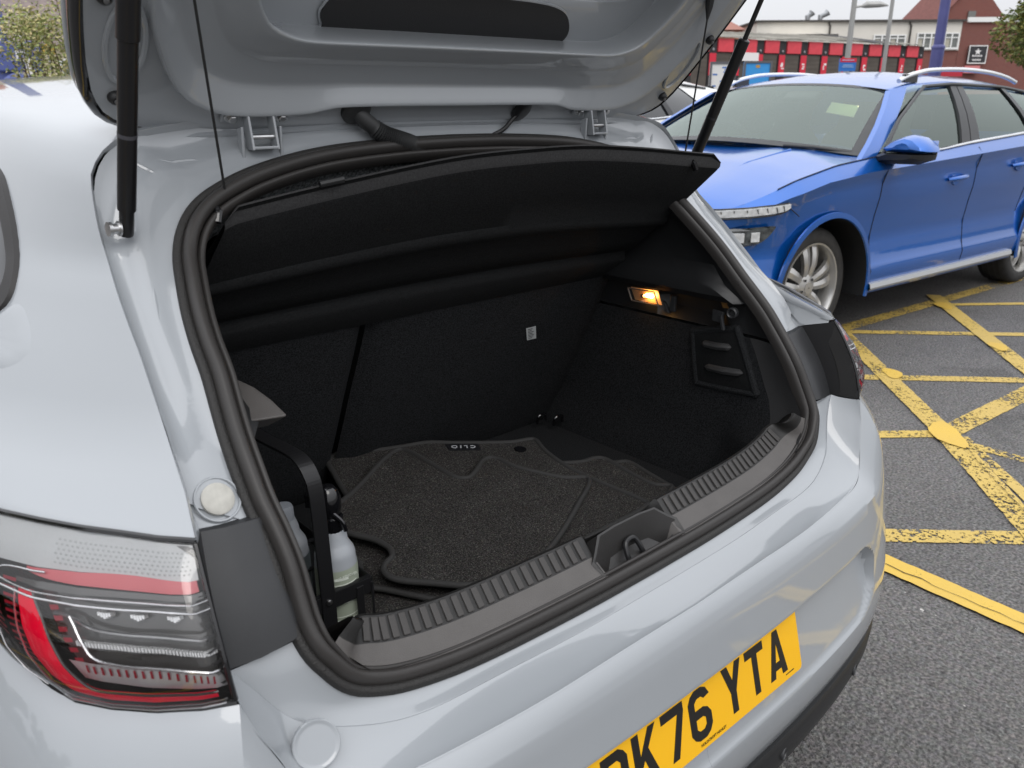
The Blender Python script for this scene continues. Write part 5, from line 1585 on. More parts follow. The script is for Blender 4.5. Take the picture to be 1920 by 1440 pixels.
# ------------------------------------------------------------------ parked cars
def build_car(name, label, loc, rotz, paint, k, detail=True, rails=True, glass=None, interior=True):
    """x forward from the front axle, y to its left, z up; k scales the plan and height"""
    root = thing(name, loc, label, 'car', local=True, rotz=rotz)
    S = lambda x, y, z: V((x * k, y * k, z * k))
    BLKC = BLK_PLASTIC
    # half-width and heights along the car
    hw = lambda x: interp(x, [(-3.40, .60), (-3.33, .76), (-3.2, .83), (-2.9, .875), (-2.4, .895), (-1.5, .90), (-.5, .898), (0, .893), (.30, .880), (.48, .855), (.60, .80), (.70, .71), (.78, .58), (.83, .42)])
    belt = lambda x: interp(x, [(-3.4, .95), (-3.1, 1.10), (-2.4, 1.075), (-2.0, 1.055), (-1.35, 1.022), (-1.0, .996), (-.33, .982), (0, .955), (.30, .90), (.45, .855), (.60, .80), (.72, .75), (.83, .68)])
    shou = lambda x: interp(x, [(-3.4, .90), (-3.0, 1.0), (-2.0, .985), (-1.0, .945), (-.24, .915), (.1, .885), (.40, .825), (.60, .77), (.83, .66)])
    hood = lambda x: interp(x, [(-.45, 1.035), (-.1, 1.02), (.2, .965), (.35, .915), (.5, .865), (.65, .81), (.74, .77), (.83, .70)])
    xs = [-3.40, -3.37, -3.33, -3.27, -3.2] + [-3.1 + i * .04 for i in range(90)] + [.50, .54, .58, .62, .66, .70, .74, .78, .81, .83]
    # flank: rows from sill to belt
    def flank_pt(x, t):
        w = hw(x)
        b_, s_ = belt(x), shou(x)
        tab = [(0, .24, -.045), (.08, .30, -.012), (.18, .38, -.004), (.28, .44, -.024), (.45, .56, -.042), (.62, .68, -.028), (.78, .78, -.010), (.86, s_ - .055, -.006), (.895, s_ - .007, .013), (.905, s_, .0155), (.93, s_ + (b_ - s_) * .25, .004), (1, b_, -.035)]
        z = interp(t, [(a, zz) for a, zz, o in tab]); o = interp(t, [(a, o) for a, zz, o in tab])
        if z > b_: z = b_
        return w + o, z
    ts = [0, .04, .08, .13, .18, .23, .28, .34, .40, .45, .5, .56, .62, .67, .72, .78, .83, .86, .88, .895, .905, .915, .93, .965, 1]
    WH = [(0.0, .80), (-2.64, .80)]; RW = .375
    for sgn, nm in ((1, 'left_flank'), (-1, 'right_flank')):
        rows = [[S(x, sgn * flank_pt(x, t)[0], flank_pt(x, t)[1]) for x in xs] for t in ts]
        nc = len(xs); vs = [p for r in rows for p in r]; fs = []
        for i in range(len(ts) - 1):
            for j in range(nc - 1):
                q = [i * nc + j, i * nc + j + 1, (i + 1) * nc + j + 1, (i + 1) * nc + j]
                c = sum((vs[a] for a in q), V()) / 4
                if any(math.hypot(c.x / k - wx, c.z / k - .325) < RW for wx, _ in WH): continue
                fs.append(q)
        used = set(i for f in fs for i in f)
        for i in used:
            v = vs[i]
            for wx, _ in WH:
                d = math.hypot(v.x / k - wx, v.z / k - .325)
                if d < RW + .028:
                    near = sum(1 for f in fs if i in f)
                    if near < 4 and v.z / k > .26:
                        f_ = RW / d
                        v.x = (wx + (v.x / k - wx) * f_) * k; v.z = (.325 + (v.z / k - .325) * f_) * k
        remap = {i: n for n, i in enumerate(sorted(used))}
        obj('flank', [vs[i] for i in sorted(used)], [[remap[i] for i in f] for f in fs], paint, root, angle=25)
        # arch lip and liner
        for wx, _ in WH:
            pts = [(wx + RW * math.cos(a), .325 + RW * math.sin(a)) for a in [R(-12 + 204 * i / 30) for i in range(31)]]
            rowsA = [[S(x + (x - wx) * e, sgn * (hw(x) + o), z + (z - .325) * e) for x, z in pts] for e, o in ((.085, -.008), (.08, .0005), (.03, .0025), (.006, .003), (-.004, -.004), (-.01, -.25))]
            arch = MB().grid(rowsA[:5]).build('wheel_arch', paint, root, angle=40)
            MB().grid(rowsA[4:]).build('arch_liner', BLKC, arch)
    # bonnet, nose and tail panel
    rows = []
    for x in [-.45 + i * .04 for i in range(32)] + [.83]:
        if x > .83: continue
        w = hw(x) - .035; b_ = belt(x); h_ = hood(x)
        rows.append([S(x + .07 * (1 - u * u) * min(1, max(0, (x - .3) / .4)), w * u, b_ + (max(h_, b_) - b_) * (1 - abs(u) ** 2.6) + (.012 if .45 < abs(u) < .86 else 0)) for u in [-1, -.93, -.86, -.7, -.5, -.3, 0, .3, .5, .7, .86, .93, 1]])
    MB().grid(rows).build('bonnet', paint, root, angle=40)
    rows = []
    for z, o in ((.70, 0), (.62, .03), (.55, .04), (.45, .045), (.36, .03), (.28, -.02)):
        rows.append([S(.83 + o + .07 * (1 - u * u), .435 * u, z) for u in [-1 + i / 8 for i in range(17)]])
    MB().grid(rows).build('nose', paint, root)
    rows = [[S(-3.40 - .03 * (1 - u * u), .62 * u, z) for u in [-1, -.5, 0, .5, 1]] for z in (.28, .5, .8, .95, 1.1)]
    MB().grid(rows).build('tail_panel', paint, root)
    # greenhouse: outer line of the cabin at belt and at roof
    roofz = lambda x: interp(x, [(-3.15, 1.33), (-2.8, 1.39), (-2.2, 1.425), (-1.5, 1.442), (-1.25, 1.428), (-1.0, 1.395), (-.85, 1.362)])
    rw = lambda x: interp(x, [(-3.15, .55), (-2.6, .61), (-1.5, .64), (-1.0, .635), (-.85, .615)])
    rail = lambda x: interp(x, [(-3.15, 1.27), (-2.14, 1.352), (-1.43, 1.366), (-1.0, 1.345), (-.85, 1.318)])
    xr = [-3.15 + i * .1 for i in range(24)]
    rows = []
    for x in xr:
        w = rw(x); zr, ze = roofz(x), rail(x)
        row = []
        for u in [-1.04, -1, -.93, -.8, -.6, -.3, 0, .3, .6, .8, .93, 1, 1.04]:
            if abs(u) > 1: row.append(S(x, w * u + .0 * u, ze - .035))
            else:
                bow = .03 * (1 - u * u) * max(0, (x + 1.1) / .25) if x > -1.1 else 0
                row.append(S(x + bow, w * u, ze + (zr - ze) * (1 - abs(u) ** 2.2)))
        rows.append(row)
    MB().grid(rows).build('roof', paint, root, angle=50)
    # pillars as slabs between belt and roof rail
    def pillar(x0b, x1b, x0t, x1t, sgn, m, out=0.0, nm='pillar'):
        r_ = []
        for t in (0, .25, .5, .75, 1):
            zb0, zb1 = belt(x0b) - .01, belt(x1b) - .01
            row = []
            for (xb, xt, zb) in ((x0b, x0t, zb0), (x1b, x1t, zb1)):
                x = xb + (xt - xb) * t; zt = rail(max(-3.15, min(-.85, xt))) - .004
                yb = hw(xb) - .035; yt = rw(max(-3.15, min(-.85, xt))) * 1.035
                row.append(S(x, sgn * (yb + (yt - yb) * t + .022 * math.sin(math.pi * t) + out), zb + (zt - zb) * t))
            r_.append([row[0], row[1], row[1] + V((0, -sgn * .03, 0)), row[0] + V((0, -sgn * .03, 0))])
        return MB().grid(r_, closed_v=True).build(nm, m, root)
    gl_ = glass or thin_glass('car_glass', (.66, .75, .70), ior=2.1, refl=(.82, .93, .87))
    for sgn in (1, -1):
        pillar(-.34, -.20, -.95, -.80, sgn, paint, .004, 'front_pillar')
        pillar(-1.37, -1.27, -1.47, -1.40, sgn, BLK_SATIN, .006, 'centre_pillar')
        pillar(-1.49, -1.38, -1.55, -1.48, sgn, BLK_SATIN, .006, 'centre_pillar')
        pillar(-2.26, -2.20, -2.14, -2.09, sgn, BLK_SATIN, .006, 'rear_pillar')
        pillar(-3.10, -2.72, -3.10, -2.45, sgn, paint, .0, 'rear_pillar')
        for x0b, x1b, x0t, x1t in ((-1.28, -.33, -1.41, -.93), (-2.20, -1.48, -2.10, -1.54), (-2.74, -2.25, -2.47, -2.13)):
            r_ = []
            for t in [i / 6 for i in range(7)]:
                row = []
                for u in [i / 6 for i in range(7)]:
                    xb = x0b + (x1b - x0b) * u; xt = x0t + (x1t - x0t) * u
                    yb = hw(xb) - .038; yt = rw(max(-3.15, min(-.85, xt))) * 1.03
                    row.append(S(xb + (xt - xb) * t, sgn * (yb + (yt - yb) * t + .020 * math.sin(math.pi * t) - .004), belt(xb) - .01 + (rail(max(-3.15, min(-.85, xt))) - belt(xb) + .006) * t))
                r_.append(row)
            MB().grid(r_).build('side_glass', gl_, root)
        # dark frame above the windows, bright strip along the belt
        fr_ = [S(x, sgn * (rw(x) * 1.043 + .010), rail(x) - .012) for x in [-2.9 + i * .1 for i in range(21)]]
        MB().tube([S(-.40, sgn * (hw(-.34) - .022), belt(-.34) + .01), S(-.64, sgn * (hw(-.34) - .105 + .012), 1.165)] + fr_[::-1][2:], .011 * k, 6).build('window_frame', BLK_SATIN, root)
        MB().tube([S(x, sgn * (hw(x) - .030), belt(x) + .002) for x in [-2.75 + i * .1 for i in range(24)]], .009 * k, 8).build('belt_strip', CHROME, root)
        if rails:
            rp = [S(x, sgn * .60, z) for x, z in ((-.95, 1.368), (-1.04, 1.394), (-1.14, 1.412), (-1.32, 1.432), (-1.7, 1.440), (-2.05, 1.428), (-2.3, 1.402), (-2.45, 1.372))]
            MB().tube(catmull(rp, 4), .0135 * k, 10).build('roof_rail', mat('rail_silver', (.72, .73, .74), rough=.25, metal=.6), root)
            MB().box(S(-1.14, sgn * .60 - .01, 1.36), S(-1.00, sgn * .60 + .01, 1.405)).build('rail_foot', BLK_SATIN, root)
    # windscreen with its black border
    def ws(u, t, d=0.0):
        xb = -.30 + .22 * (1 - u * u); xt = -.90 + .10 * (1 - u * u)
        yb = (hw(-.3) - .075) * u; yt = (rw(-.87) - .0) * u
        zb = belt(-.33) + .01 + .06 * (1 - u * u); zt = rail(-.86) + (roofz(-.86) - rail(-.86)) * (1 - abs(u) ** 2.2)
        return S(xb + (xt - xb) * t + d, yb + (yt - yb) * t, zb + (zt - zb) * t + .012 * math.sin(math.pi * t))
    us = [-1 + i / 8 for i in range(17)]
    MB().grid([[ws(u, t) for u in us] for t in [i / 8 for i in range(9)]]).build('windscreen', gl_, root)
    bd_ = MB()
    bd_.grid([[ws(u, t, .003) for u in us] for t in (-.01, .05)]); bd_.grid([[ws(u, t, .003) for u in us] for t in (.955, 1.0)])
    for s_ in (1, -1): bd_.grid([[ws(s_ * u, t, .003) for t in [.04 + i * .92 / 8 for i in range(9)]] for u in (.93, 1.0)])
    bd_.build('screen_border', BLK_SATIN, root)
    MB().grid([[S(-3.12, .52 * u, 1.30) + V((0, 0, -.0)) for u in (-1, 0, 1)], [S(-3.34, .60 * u, 1.02) for u in (-1, 0, 1)]]).build('rear_screen', GLASS_DARK, root)
    # floor and black underside
    MB().box(S(-3.2, -.72, .24), S(.7, .72, .28)).build('underbody', BLKC, root)
    # wheels
    for wx in (0, -2.64):
        for sgn in (1, -1):
            make_wheel(root, S(wx, sgn * .795, .322), (0, sgn, 0), (1, 0, 0), k)
    # grille, lower intake and blank front plate
    gr = MB().grid([[S(.885 + .055 * (1 - u * u), .40 * u, z) for u in [-1 + i / 6 for i in range(13)]] for z in (.54, .60, .66, .70)]).build('grille', BLK_GLOSS, root)
    for i in range(-8, 9):
        u = i / 9
        MB().obox(S(.900 + .055 * (1 - u * u), .40 * u, .62), (.006, 0, 0), (0, .005, 0), (0, 0, .075 * k)).build('grille_bar', BLK_SATIN, gr, smooth=False)
    MB().grid([[S(.89 + .045 * (1 - u * u), .44 * u, z) for u in [-1 + i / 6 for i in range(13)]] for z in (.31, .36, .42)]).build('lower_intake', BLK_PLASTIC, root)
    MB().obox(S(.955, 0, .49), (.004, 0, 0), (0, .26, 0), (0, 0, .055)).build('front_plate', mat('plate_white', (.7, .7, .68), rough=.4), root, bevel=.004)
    if not detail: return root
    # panel joints as recessed dark strips
    JOINT = mat('panel_joint', (.006, .008, .02), rough=.6)
    def joint(pts, r_=.0032):
        MB().tube([S(x, y, z) for x, y, z in pts], r_ * k, 5).build('panel_joint', JOINT, root)
    def fl(x, t, o=.0): 
        w_, z_ = flank_pt(x, t); return (x, w_ + o, z_)
    joint([fl(-.41, t) for t in [.06 + i * .06 for i in range(16)]])
    joint([fl(-1.44 - .02 * math.sin(i / 15 * 3.1), .06 + i * .06) for i in range(16)])
    joint([fl(-2.20 - .06 * (i / 15), .45 + i * .036) for i in range(16)])
    joint([(x, hw(x) - .032, belt(x) + .004) for x in [.42 - i * .05 for i in range(17)]], .003)
    joint([(.395, .862, .80), (.36, .872, .775), (.30, .883, .735)], .003)
    # door handles and their hollows
    for x in (-1.21, -2.02):
        zz = .835 if x > -1.5 else .875
        MB().lathe([(.052 * k, -.006), (.050 * k, .001), (.02 * k, .001)], S(x, .893, zz + .006), (0, 1, .1), 20).build('handle_cup', paint, root)
        hp_ = catmull([S(x + .095, .897, zz - .008), S(x + .05, .925, zz - .002), S(x - .05, .928, zz + .004), S(x - .098, .903, zz + .006)], 5)
        MB().tube(hp_, [.010 * k + .004 * k * math.sin(math.pi * i / (len(hp_) - 1)) for i in range(len(hp_))], 10).build('door_handle', paint, root)
    # mirror
    mir = MB()
    prof = [(-.145, .0), (-.12, .055), (-.02, .098), (.03, .10), (.13, .035), (.15, .01), (.12, -.005), (-.13, -.01)]
    mb = MB()
    for t, sc in ((0, .72), (.25, .97), (.6, 1.0), (.85, .82), (1.0, .45)):
        pass
    base = S(-.44, 1.0, 1.005)
    sec = [(0.86, .015), (.92, .06), (1.0, .088), (1.06, .075), (1.12, .03), (1.13, .008), (1.10, -.002), (.88, -.002)]
    rows = []
    for dx, sc in ((-.055, .90), (-.05, .97), (0, 1.0), (.05, .92), (.085, .70), (.10, .35)):
        cy_, cz_ = 1.0, .03
        rows.append([S(-.44 + dx, cy_ + (y - cy_) * sc, 1.01 + cz_ + (z - cz_) * sc) for y, z in sec])
    mm_ = MB().grid(rows, closed_v=True); n0 = len(mm_.v); mm_.f.append(list(range(n0 - 8, n0)))
    mir_o = mm_.build('mirror', paint, root, angle=30)
    rows = []
    for dx, sc in ((-.06, .92), (0, 1.0), (.06, .86), (.095, .5)):
        rows.append([S(-.44 + dx, .99 + (y - .99) * sc, 1.004 + z * sc) for y, z in ((.86, .0), (1.12, .0), (1.115, -.03), (1.05, -.052), (.90, -.056), (.80, -.062), (.78, -.03))])
    lw = MB().grid(rows, closed_v=True); n0 = len(lw.v); lw.f.append(list(range(n0 - 7, n0)))
    lw.build('mirror_base', BLK_PLASTIC, mir_o, angle=30)
    MB().obox(S(-.497, 1.0, 1.035), (.002, 0, 0), (0, .11 * k, 0), (0, 0, .035 * k)).build('mirror_glass', CHROME, mir_o)
    MB().add([S(-.34, .835, .985), S(-.52, .852, .988), S(-.57, .815, 1.06), S(-.45, .80, 1.05)], [(0, 1, 2, 3)]).build('mirror_sail', BLK_PLASTIC, root)
    # lamps: slim upper strip and the lower block
    LMP = mat('headlamp_glass', (.62, .63, .63), rough=.12, metal=.3, noise_scale=30, noise_amt=.25, bump=.5, bump_scale=50)
    LMD = mat('headlamp_dark', (.05, .055, .055), rough=.1, coat=1, noise_scale=30, noise_amt=.8)
    def lampband(xs_, top_, bot_, m, nm, out=.010, par=None):
        rows = []
        for t in (0, .12, .5, .88, 1):
            o_ = out if 0 < t < 1 else out - .012
            rows.append([S(x + .02 * max(0, x - .4), hw(x) + o_, interp(x, top_) + (interp(x, bot_) - interp(x, top_)) * t) for x in xs_])
        return MB().grid(rows).build(nm, m, par or root, angle=30)
    xs_ = [.385 + i * .02 for i in range(20)]
    tp_ = [(.385, .803), (.5, .797), (.77, .776)]; bt_ = [(.385, .780), (.41, .766), (.5, .755), (.77, .735)]
    hl = lampband(xs_, tp_, bt_, LMP, 'headlamp', .022)
    for q in range(7):
        x = .43 + q * .045
        MB().obox(S(x, hw(x) + .0235, interp(x, tp_) * .5 + interp(x, bt_) * .5), V((.0025, -.001, 0)), V((.001, .001, 0)), V((.006, 0, .014)) * k).build('lamp_divider', LMD, hl, smooth=False)
    MB().tube([S(x + .02 * max(0, x - .4), hw(x) + .014, interp(x, bt_) - .003) for x in xs_], .004, 6).build('lamp_rim', BLK_PLASTIC, hl)
    MB().tube([S(x + .02 * max(0, x - .4), hw(x) + .014, interp(x, tp_) + .003) for x in xs_], .0035, 6).build('lamp_rim', BLK_PLASTIC, hl)
    ll = lampband([.455 + i * .02 for i in range(13)], [(.455, .702), (.7, .690)], [(.455, .690), (.50, .635), (.53, .612), (.7, .600)], LMD, 'lower_lamp', .008)
    for q in range(2):
        lampband([.535 + q * .07 + i * .01 for i in range(5)], [(.5, .682), (.7, .676)], [(.5, .625), (.7, .618)], LMP, 'lamp_cell', .0105, ll)
    # creases along the bonnet
    for s_ in (1, -1):
        MB().tube([S(x, s_ * interp(x, [(-.1, .52), (.6, .42)]), hood(x) + .004 - .10 * interp(x, [(-.1, .06), (.6, .05)])) for x in [-.1 + i * .05 for i in range(14)]], .006, 6).build('bonnet_crease', paint, root)
    # bright sill strip and blue step above it
    rows = []
    for x in [-.40 - i * .06 for i in range(30)]:
        e = 1 if -2.16 < x < -.38 else .4
        rows.append([S(x, .862, .262), S(x, .905, .272), S(x, .912, .285), S(x, .905, .262 + .048 * e), S(x, .865, .262 + .055 * e)])
    MB().grid(rows).build('sill_strip', mat('sill_silver', (.45, .46, .47), rough=.35, metal=.5), root, angle=40)
    # things on the glass and in the cabin
    MB().obox(S(-.80, .08, 1.272), V((.045, 0, -.03)), (0, .13, 0), V((.015, 0, .028))).build('camera_module', BLK_PLASTIC, root, bevel=.02)
    MB().obox(S(-.76, .0, 1.225), (.015, 0, 0), (0, .12, 0), (0, 0, .035)).build('cabin_mirror', BLK_PLASTIC, root, bevel=.01)
    DASH = mat('dash', (.035, .035, .035), rough=.7)
    MB().box(S(-.65, -.70, .85), S(-.28, .70, .99)).build('dashboard', DASH, root, bevel=.03)
    tor = [S(-.72, -.36, .98) + V((.06 * math.sin(a), .17 * math.cos(a), .165 * math.sin(a))) for a in [i * 2 * math.pi / 28 for i in range(28)]]
    MB().tube(tor, .014, 8, closed=True).build('steering_wheel', DASH, root)
    SEAT = mat('seat_cloth', (.075, .075, .078), rough=.9)
    for y in (-.36, .36):
        for x in (-1.25, -2.05):
            st_ = MB(); rows = []
            for z, dx, w_ in ((.45, .28, .24), (.55, .08, .25), (.8, -.02, .25), (1.0, -.07, .22), (1.08, -.09, .12), (1.10, -.09, .11), (1.22, -.11, .12), (1.25, -.11, .10)):
                rows.append([S(x + dx + o_, y + u * w_, z) for u, o_ in ((-1, -.03), (-.9, .05), (0, .06), (.9, .05), (1, -.03), (.9, -.08), (0, -.09), (-.9, -.08))])
            st_.grid(rows, closed_v=True).build('seat', SEAT, root, angle=60)
    MB().box(S(-2.4, -.8, .3), S(-.4, .8, .36)).build('cabin_floor', DASH, root)
    MB().add([S(-.56, .585, 1.175), S(-.585, .39, 1.20), S(-.66, .375, 1.255), S(-.64, .56, 1.235)], [(0, 1, 2, 3)]).build('windscreen_sticker', mat('sticker_yellow', (.75, .78, .45), rough=.5), root, smooth=False)
    for s_ in (0, 1):
        wp_ = [S(-.13 - .05 * s_, .45 - .75 * s_, 1.035), S(-.19, .60 - .6 * s_, 1.028), S(-.29, .76 - .65 * s_, 1.005)]
        MB().tube(wp_, .008, 6).build('wiper', BLK_PLASTIC, root)
    return root


def wet_blue():
    m = bpy.data.materials.new('blue_paint_wet'); m.use_nodes = True
    nt = m.node_tree; b = nt.nodes['Principled BSDF']
    tc = nt.nodes.new('ShaderNodeTexCoord')
    mp = nt.nodes.new('ShaderNodeMapping'); mp.inputs['Scale'].default_value = (26, 26, 2.2)
    n = nt.nodes.new('ShaderNodeTexNoise'); n.inputs['Scale'].default_value = 1.0; n.inputs['Detail'].default_value = 3
    nt.links.new(tc.outputs['Object'], mp.inputs['Vector']); nt.links.new(mp.outputs[0], n.inputs['Vector'])
    n2 = nt.nodes.new('ShaderNodeTexNoise'); n2.inputs['Scale'].default_value = 3; n2.inputs['Detail'].default_value = 5
    nt.links.new(tc.outputs['Object'], n2.inputs['Vector'])
    mr = nt.nodes.new('ShaderNodeMapRange'); mr.inputs['From Min'].default_value = .35; mr.inputs['From Max'].default_value = .65; mr.inputs['To Min'].default_value = .01; mr.inputs['To Max'].default_value = .07
    nt.links.new(n.outputs['Fac'], mr.inputs['Value']); nt.links.new(mr.outputs[0], b.inputs['Coat Roughness'])
    b.inputs['Base Color'].default_value = (.0, .098, .42, 1)
    b.inputs['Metallic'].default_value = .55; b.inputs['Roughness'].default_value = .34
    b.inputs['Coat Weight'].default_value = 1.0; b.inputs['Coat IOR'].default_value = 1.58
    bn = nt.nodes.new('ShaderNodeBump'); bn.inputs['Strength'].default_value = .18; bn.inputs['Distance'].default_value = .003
    nt.links.new(n.outputs['Fac'], bn.inputs['Height']); nt.links.new(bn.outputs[0], b.inputs['Coat Normal'])
    return m


blue = build_car('blue_crossover', 'bright blue crossover with silver roof rails, rain streaks on its paint', (3.529, 3.145, 0), math.pi - R(4.5), wet_blue(), 1.08)

# ------------------------------------------------------------------ pale SUV beyond
PEARL = mat('pearl_paint', (.55, .55, .53), rough=.35, coat=1.0)
suv = build_car('pale_suv', 'pale silver SUV with dark windows parked behind the blue car', (2.75, 5.85, 0), math.pi - R(3), PEARL, 1.15, detail=False, rails=False, glass=GLASS_DARK)

# ------------------------------------------------------------------ row of red and black units
fd = V((.9727, -.2316, 0)); fnn = V((.2316, .9727, 0)); FA = V((33.27, 24.11, 0))


def F(u, d, z): return FA + fd * u + fnn * d + V((0, 0, z))


def fbox(mb, u0, u1, d0, d1, z0, z1):
    p = [F(u, d, z) for z in (z0, z1) for d in (d0, d1) for u in (u0, u1)]
    return mb.add(p, [(0, 2, 3, 1), (4, 5, 7, 6), (0, 1, 5, 4), (1, 3, 7, 5), (3, 2, 6, 7), (2, 0, 4, 6)])


BLK_WALL = mat('black_render', (.030, .029, .031), rough=.8, noise_scale=3, noise_amt=.25)
RED_BOX = mat('red_fascia', (.62, .055, .075), rough=.5, noise_scale=4, noise_amt=.08)
RED_POST = mat('red_poster', (.58, .02, .045), rough=.5)
DOOR_BR = mat('brown_shutter', (.085, .072, .06), rough=.7, noise_scale=2, noise_amt=.2)
ROOF_OLD = mat('old_sheet_roof', (.16, .15, .125), rough=.9, noise_scale=1.2, noise_amt=.35, bump=.4, bump_scale=8)
ROOF_PALE = mat('pale_roof_patch', (.42, .40, .35), rough=.9)
MARKW = mat('white_mark', (.75, .73, .72), rough=.6)
row_ = thing('unit_row', F(7, 0, 0), 'low row of black units with red fascia boxes behind the blue car', 'building')
fbox(MB(), -6, 14.15, 0, 7, 0, 4.0).build('wall', BLK_WALL, row_, smooth=False)
pitch = 1.458
for k in range(-4, 10):
    u0 = k * pitch
    fbox(MB(), u0 - .02, u0 + .90, -.14, -.002, 3.43, 4.0).build('fascia_box', RED_BOX, row_, smooth=False)
    dr = fbox(MB(), u0 - .02, u0 + .90, -.05, -.003, 0.0, 3.40).build('shutter', DOOR_BR, row_, smooth=False)
    for q in range(4): fbox(MB(), u0, u0 + .88, -.062, -.051, 2.55 + q * .2, 2.59 + q * .2).build('shutter_rib', DOOR_BR, dr, smooth=False)
    fbox(MB(), u0 + .93, u0 + 1.40, -.09, -.004, 0, 3.98).build('pilaster', BLK_WALL, row_, smooth=False)
    po = fbox(MB(), u0 + .97, u0 + 1.36, -.12, -.092, 2.40, 3.36).build('red_poster', RED_POST, row_, smooth=False)
    rnd = random.Random(k)
    for q in range(3):
        a = u0 + 1.08 + rnd.uniform(0, .08); zz = 2.72 + q * .1
        fbox(MB(), a, a + rnd.uniform(.08, .18), -.125, -.121, zz, zz + rnd.uniform(.05, .12)).build('poster_mark', MARKW, po, smooth=False)
    for q, m_ in enumerate((MARKW,)):
        lm = MB().lathe([(.05, 0), (.06, .03), (.02, .05)], F(u0 + 1.17, -.10, 3.52), (-fnn.x, -fnn.y, .2), 10)
        lm.build('wall_lamp', mat('wall_lamp', (.25, .25, .26), rough=.4), row_)
fbox(MB(), .95, 2.45, -.22, -.15, 3.05, 3.42).build('white_board', MARKW, row_, smooth=False)
rf = MB().grid([[F(-6.2 + i * .36, d, z + .03 * (i % 2)) for i in range(58)] for d, z in ((-.25, 4.03), (3, 4.40), (7, 4.95))]).build('roof', ROOF_OLD, row_, smooth=False)
for k in range(-3, 9):
    u0 = k * pitch * 1.25 + .3
    MB().add([F(u0, -.2, 4.075), F(u0 + .25, -.2, 4.075), F(u0 - .7, 2.6, 4.415), F(u0 - 1.1, 2.6, 4.415)], [(0, 1, 2, 3)]).build('roof_light', ROOF_PALE, rf, smooth=False)
MB().add([F(10.2, -.3, 4.06), F(14.4, -.3, 4.0), F(14.3, .6, 4.1), F(9.4, 3.2, 4.75)], [(0, 1, 2, 3)]).build('verge', BLK_WALL, rf, smooth=False)

# ------------------------------------------------------------------ white upper building and brick building behind
wd = V((.745, -.667, 0)); wn = V((.667, .745, 0)); WA = V((59.7, 39.15, 0))


def W(u, d, z): return WA + wd * u + wn * d + V((0, 0, z))


def wbox(mb, u0, u1, d0, d1, z0, z1):
    p = [W(u, d, z) for z in (z0, z1) for d in (d0, d1) for u in (u0, u1)]
    return mb.add(p, [(0, 2, 3, 1), (4, 5, 7, 6), (0, 1, 5, 4), (1, 3, 7, 5), (3, 2, 6, 7), (2, 0, 4, 6)])


def brick(name, c1, c2):
    m = bpy.data.materials.new(name); m.use_nodes = True
    nt = m.node_tree; b = nt.nodes['Principled BSDF']
    tc = nt.nodes.new('ShaderNodeTexCoord'); bt = nt.nodes.new('ShaderNodeTexBrick'); mp = nt.nodes.new('ShaderNodeMapping')
    mp.inputs['Rotation'].default_value = (R(90), 0, 0)
    bt.inputs['Color1'].default_value = (*c1, 1); bt.inputs['Color2'].default_value = (*c2, 1); bt.inputs['Mortar'].default_value = (.20, .16, .14, 1)
    bt.inputs['Scale'].default_value = 4.4; bt.inputs['Mortar Size'].default_value = .012
    nt.links.new(tc.outputs['Object'], mp.inputs[0]); nt.links.new(mp.outputs[0], bt.inputs['Vector']); nt.links.new(bt.outputs['Color'], b.inputs['Base Color'])
    b.inputs['Roughness'].default_value = .85
    return m


CREAM = mat('cream_render', (.66, .63, .57), rough=.85, noise_scale=.6, noise_amt=.05)
BRICK1 = brick('brick_red', (.20, .066, .05), (.165, .055, .045))
FRAME_W = mat('window_frame_white', (.78, .78, .76), rough=.5)
PANE = mat('far_pane', (.16, .17, .16), rough=.08, spec=.6)
DKTRIM = mat('dark_fascia', (.06, .055, .05), rough=.7)
wb = thing('white_building', W(8, 0, 0), 'long cream building with dark roof edge and white framed windows above the red units', 'building')
wbox(MB(), 0, 16.1, 0, 14, 4.9, 7.0).build('upper_wall', CREAM, wb, smooth=False)
wbox(MB(), 0, 16.1, .1, 14, 0, 4.9).build('lower_wall', BRICK1, wb, smooth=False)
wbox(MB(), -.2, 16.3, -.25, 14, 7.0, 7.14).build('roof_edge', DKTRIM, wb, smooth=False)
for u in (5.6, 11.95):
    MB().tube([W(u, -.1, 7.0), W(u, -.1, 6.85), W(u + .12, -.1, 6.75), W(u + .12, -.1, 5.0)], .07, 8).build('drainpipe', DKTRIM, wb)
for u0, u1, z0, z1, n in ((12.7, 15.95, 5.05, 6.17, 6), (9.3, 11.75, 5.2, 6.05, 4)):
    wf = wbox(MB(), u0, u1, -.02, .05, z0, z1).build('window', PANE, wb, smooth=False)
    fr = MB()
    wbox(fr, u0, u1, -.10, -.025, z0 - .08, z0 + .06); wbox(fr, u0, u1, -.10, -.025, z1 - .07, z1 + .02); wbox(fr, u0, u1, -.095, -.026, z0 + (z1 - z0) * .66, z0 + (z1 - z0) * .66 + .07)
    for i in range(n + 1):
        uu = u0 + (u1 - u0) * i / n; wbox(fr, uu - .05, uu + .05, -.105, -.024, z0 - .07, z1 + .015)
    fr.build('window_frame', FRAME_W, wf, smooth=False)
    for i in range(n):
        if i % 2 == 0:
            uu = u0 + (u1 - u0) * (i + .5) / n; wbox(MB(), uu - .16, uu + .16, -.023, -.021, z0 + .1, z0 + (z1 - z0) * .62).build('blind', mat('blind_%d' % i, (.42, .40, .33), rough=.8), wf, smooth=False)
for u, s_ in ((5.1, 1.0), (4.1, .6)):
    MB().tube([W(u, .6, 7.1), W(u, .6, 7.45), W(u + .35 * s_, .6, 7.6), W(u + .55 * s_, .6, 7.75)], [.18, .22, .2, .28], 10).build('roof_cowl', mat('cowl_metal', (.35, .36, .37), rough=.4, metal=.6), wb)
wbox(MB(), 1.0, 5.4, -2.2, -.02, 4.6, 5.95).build('flat_roof_block', CREAM, wb, smooth=False)
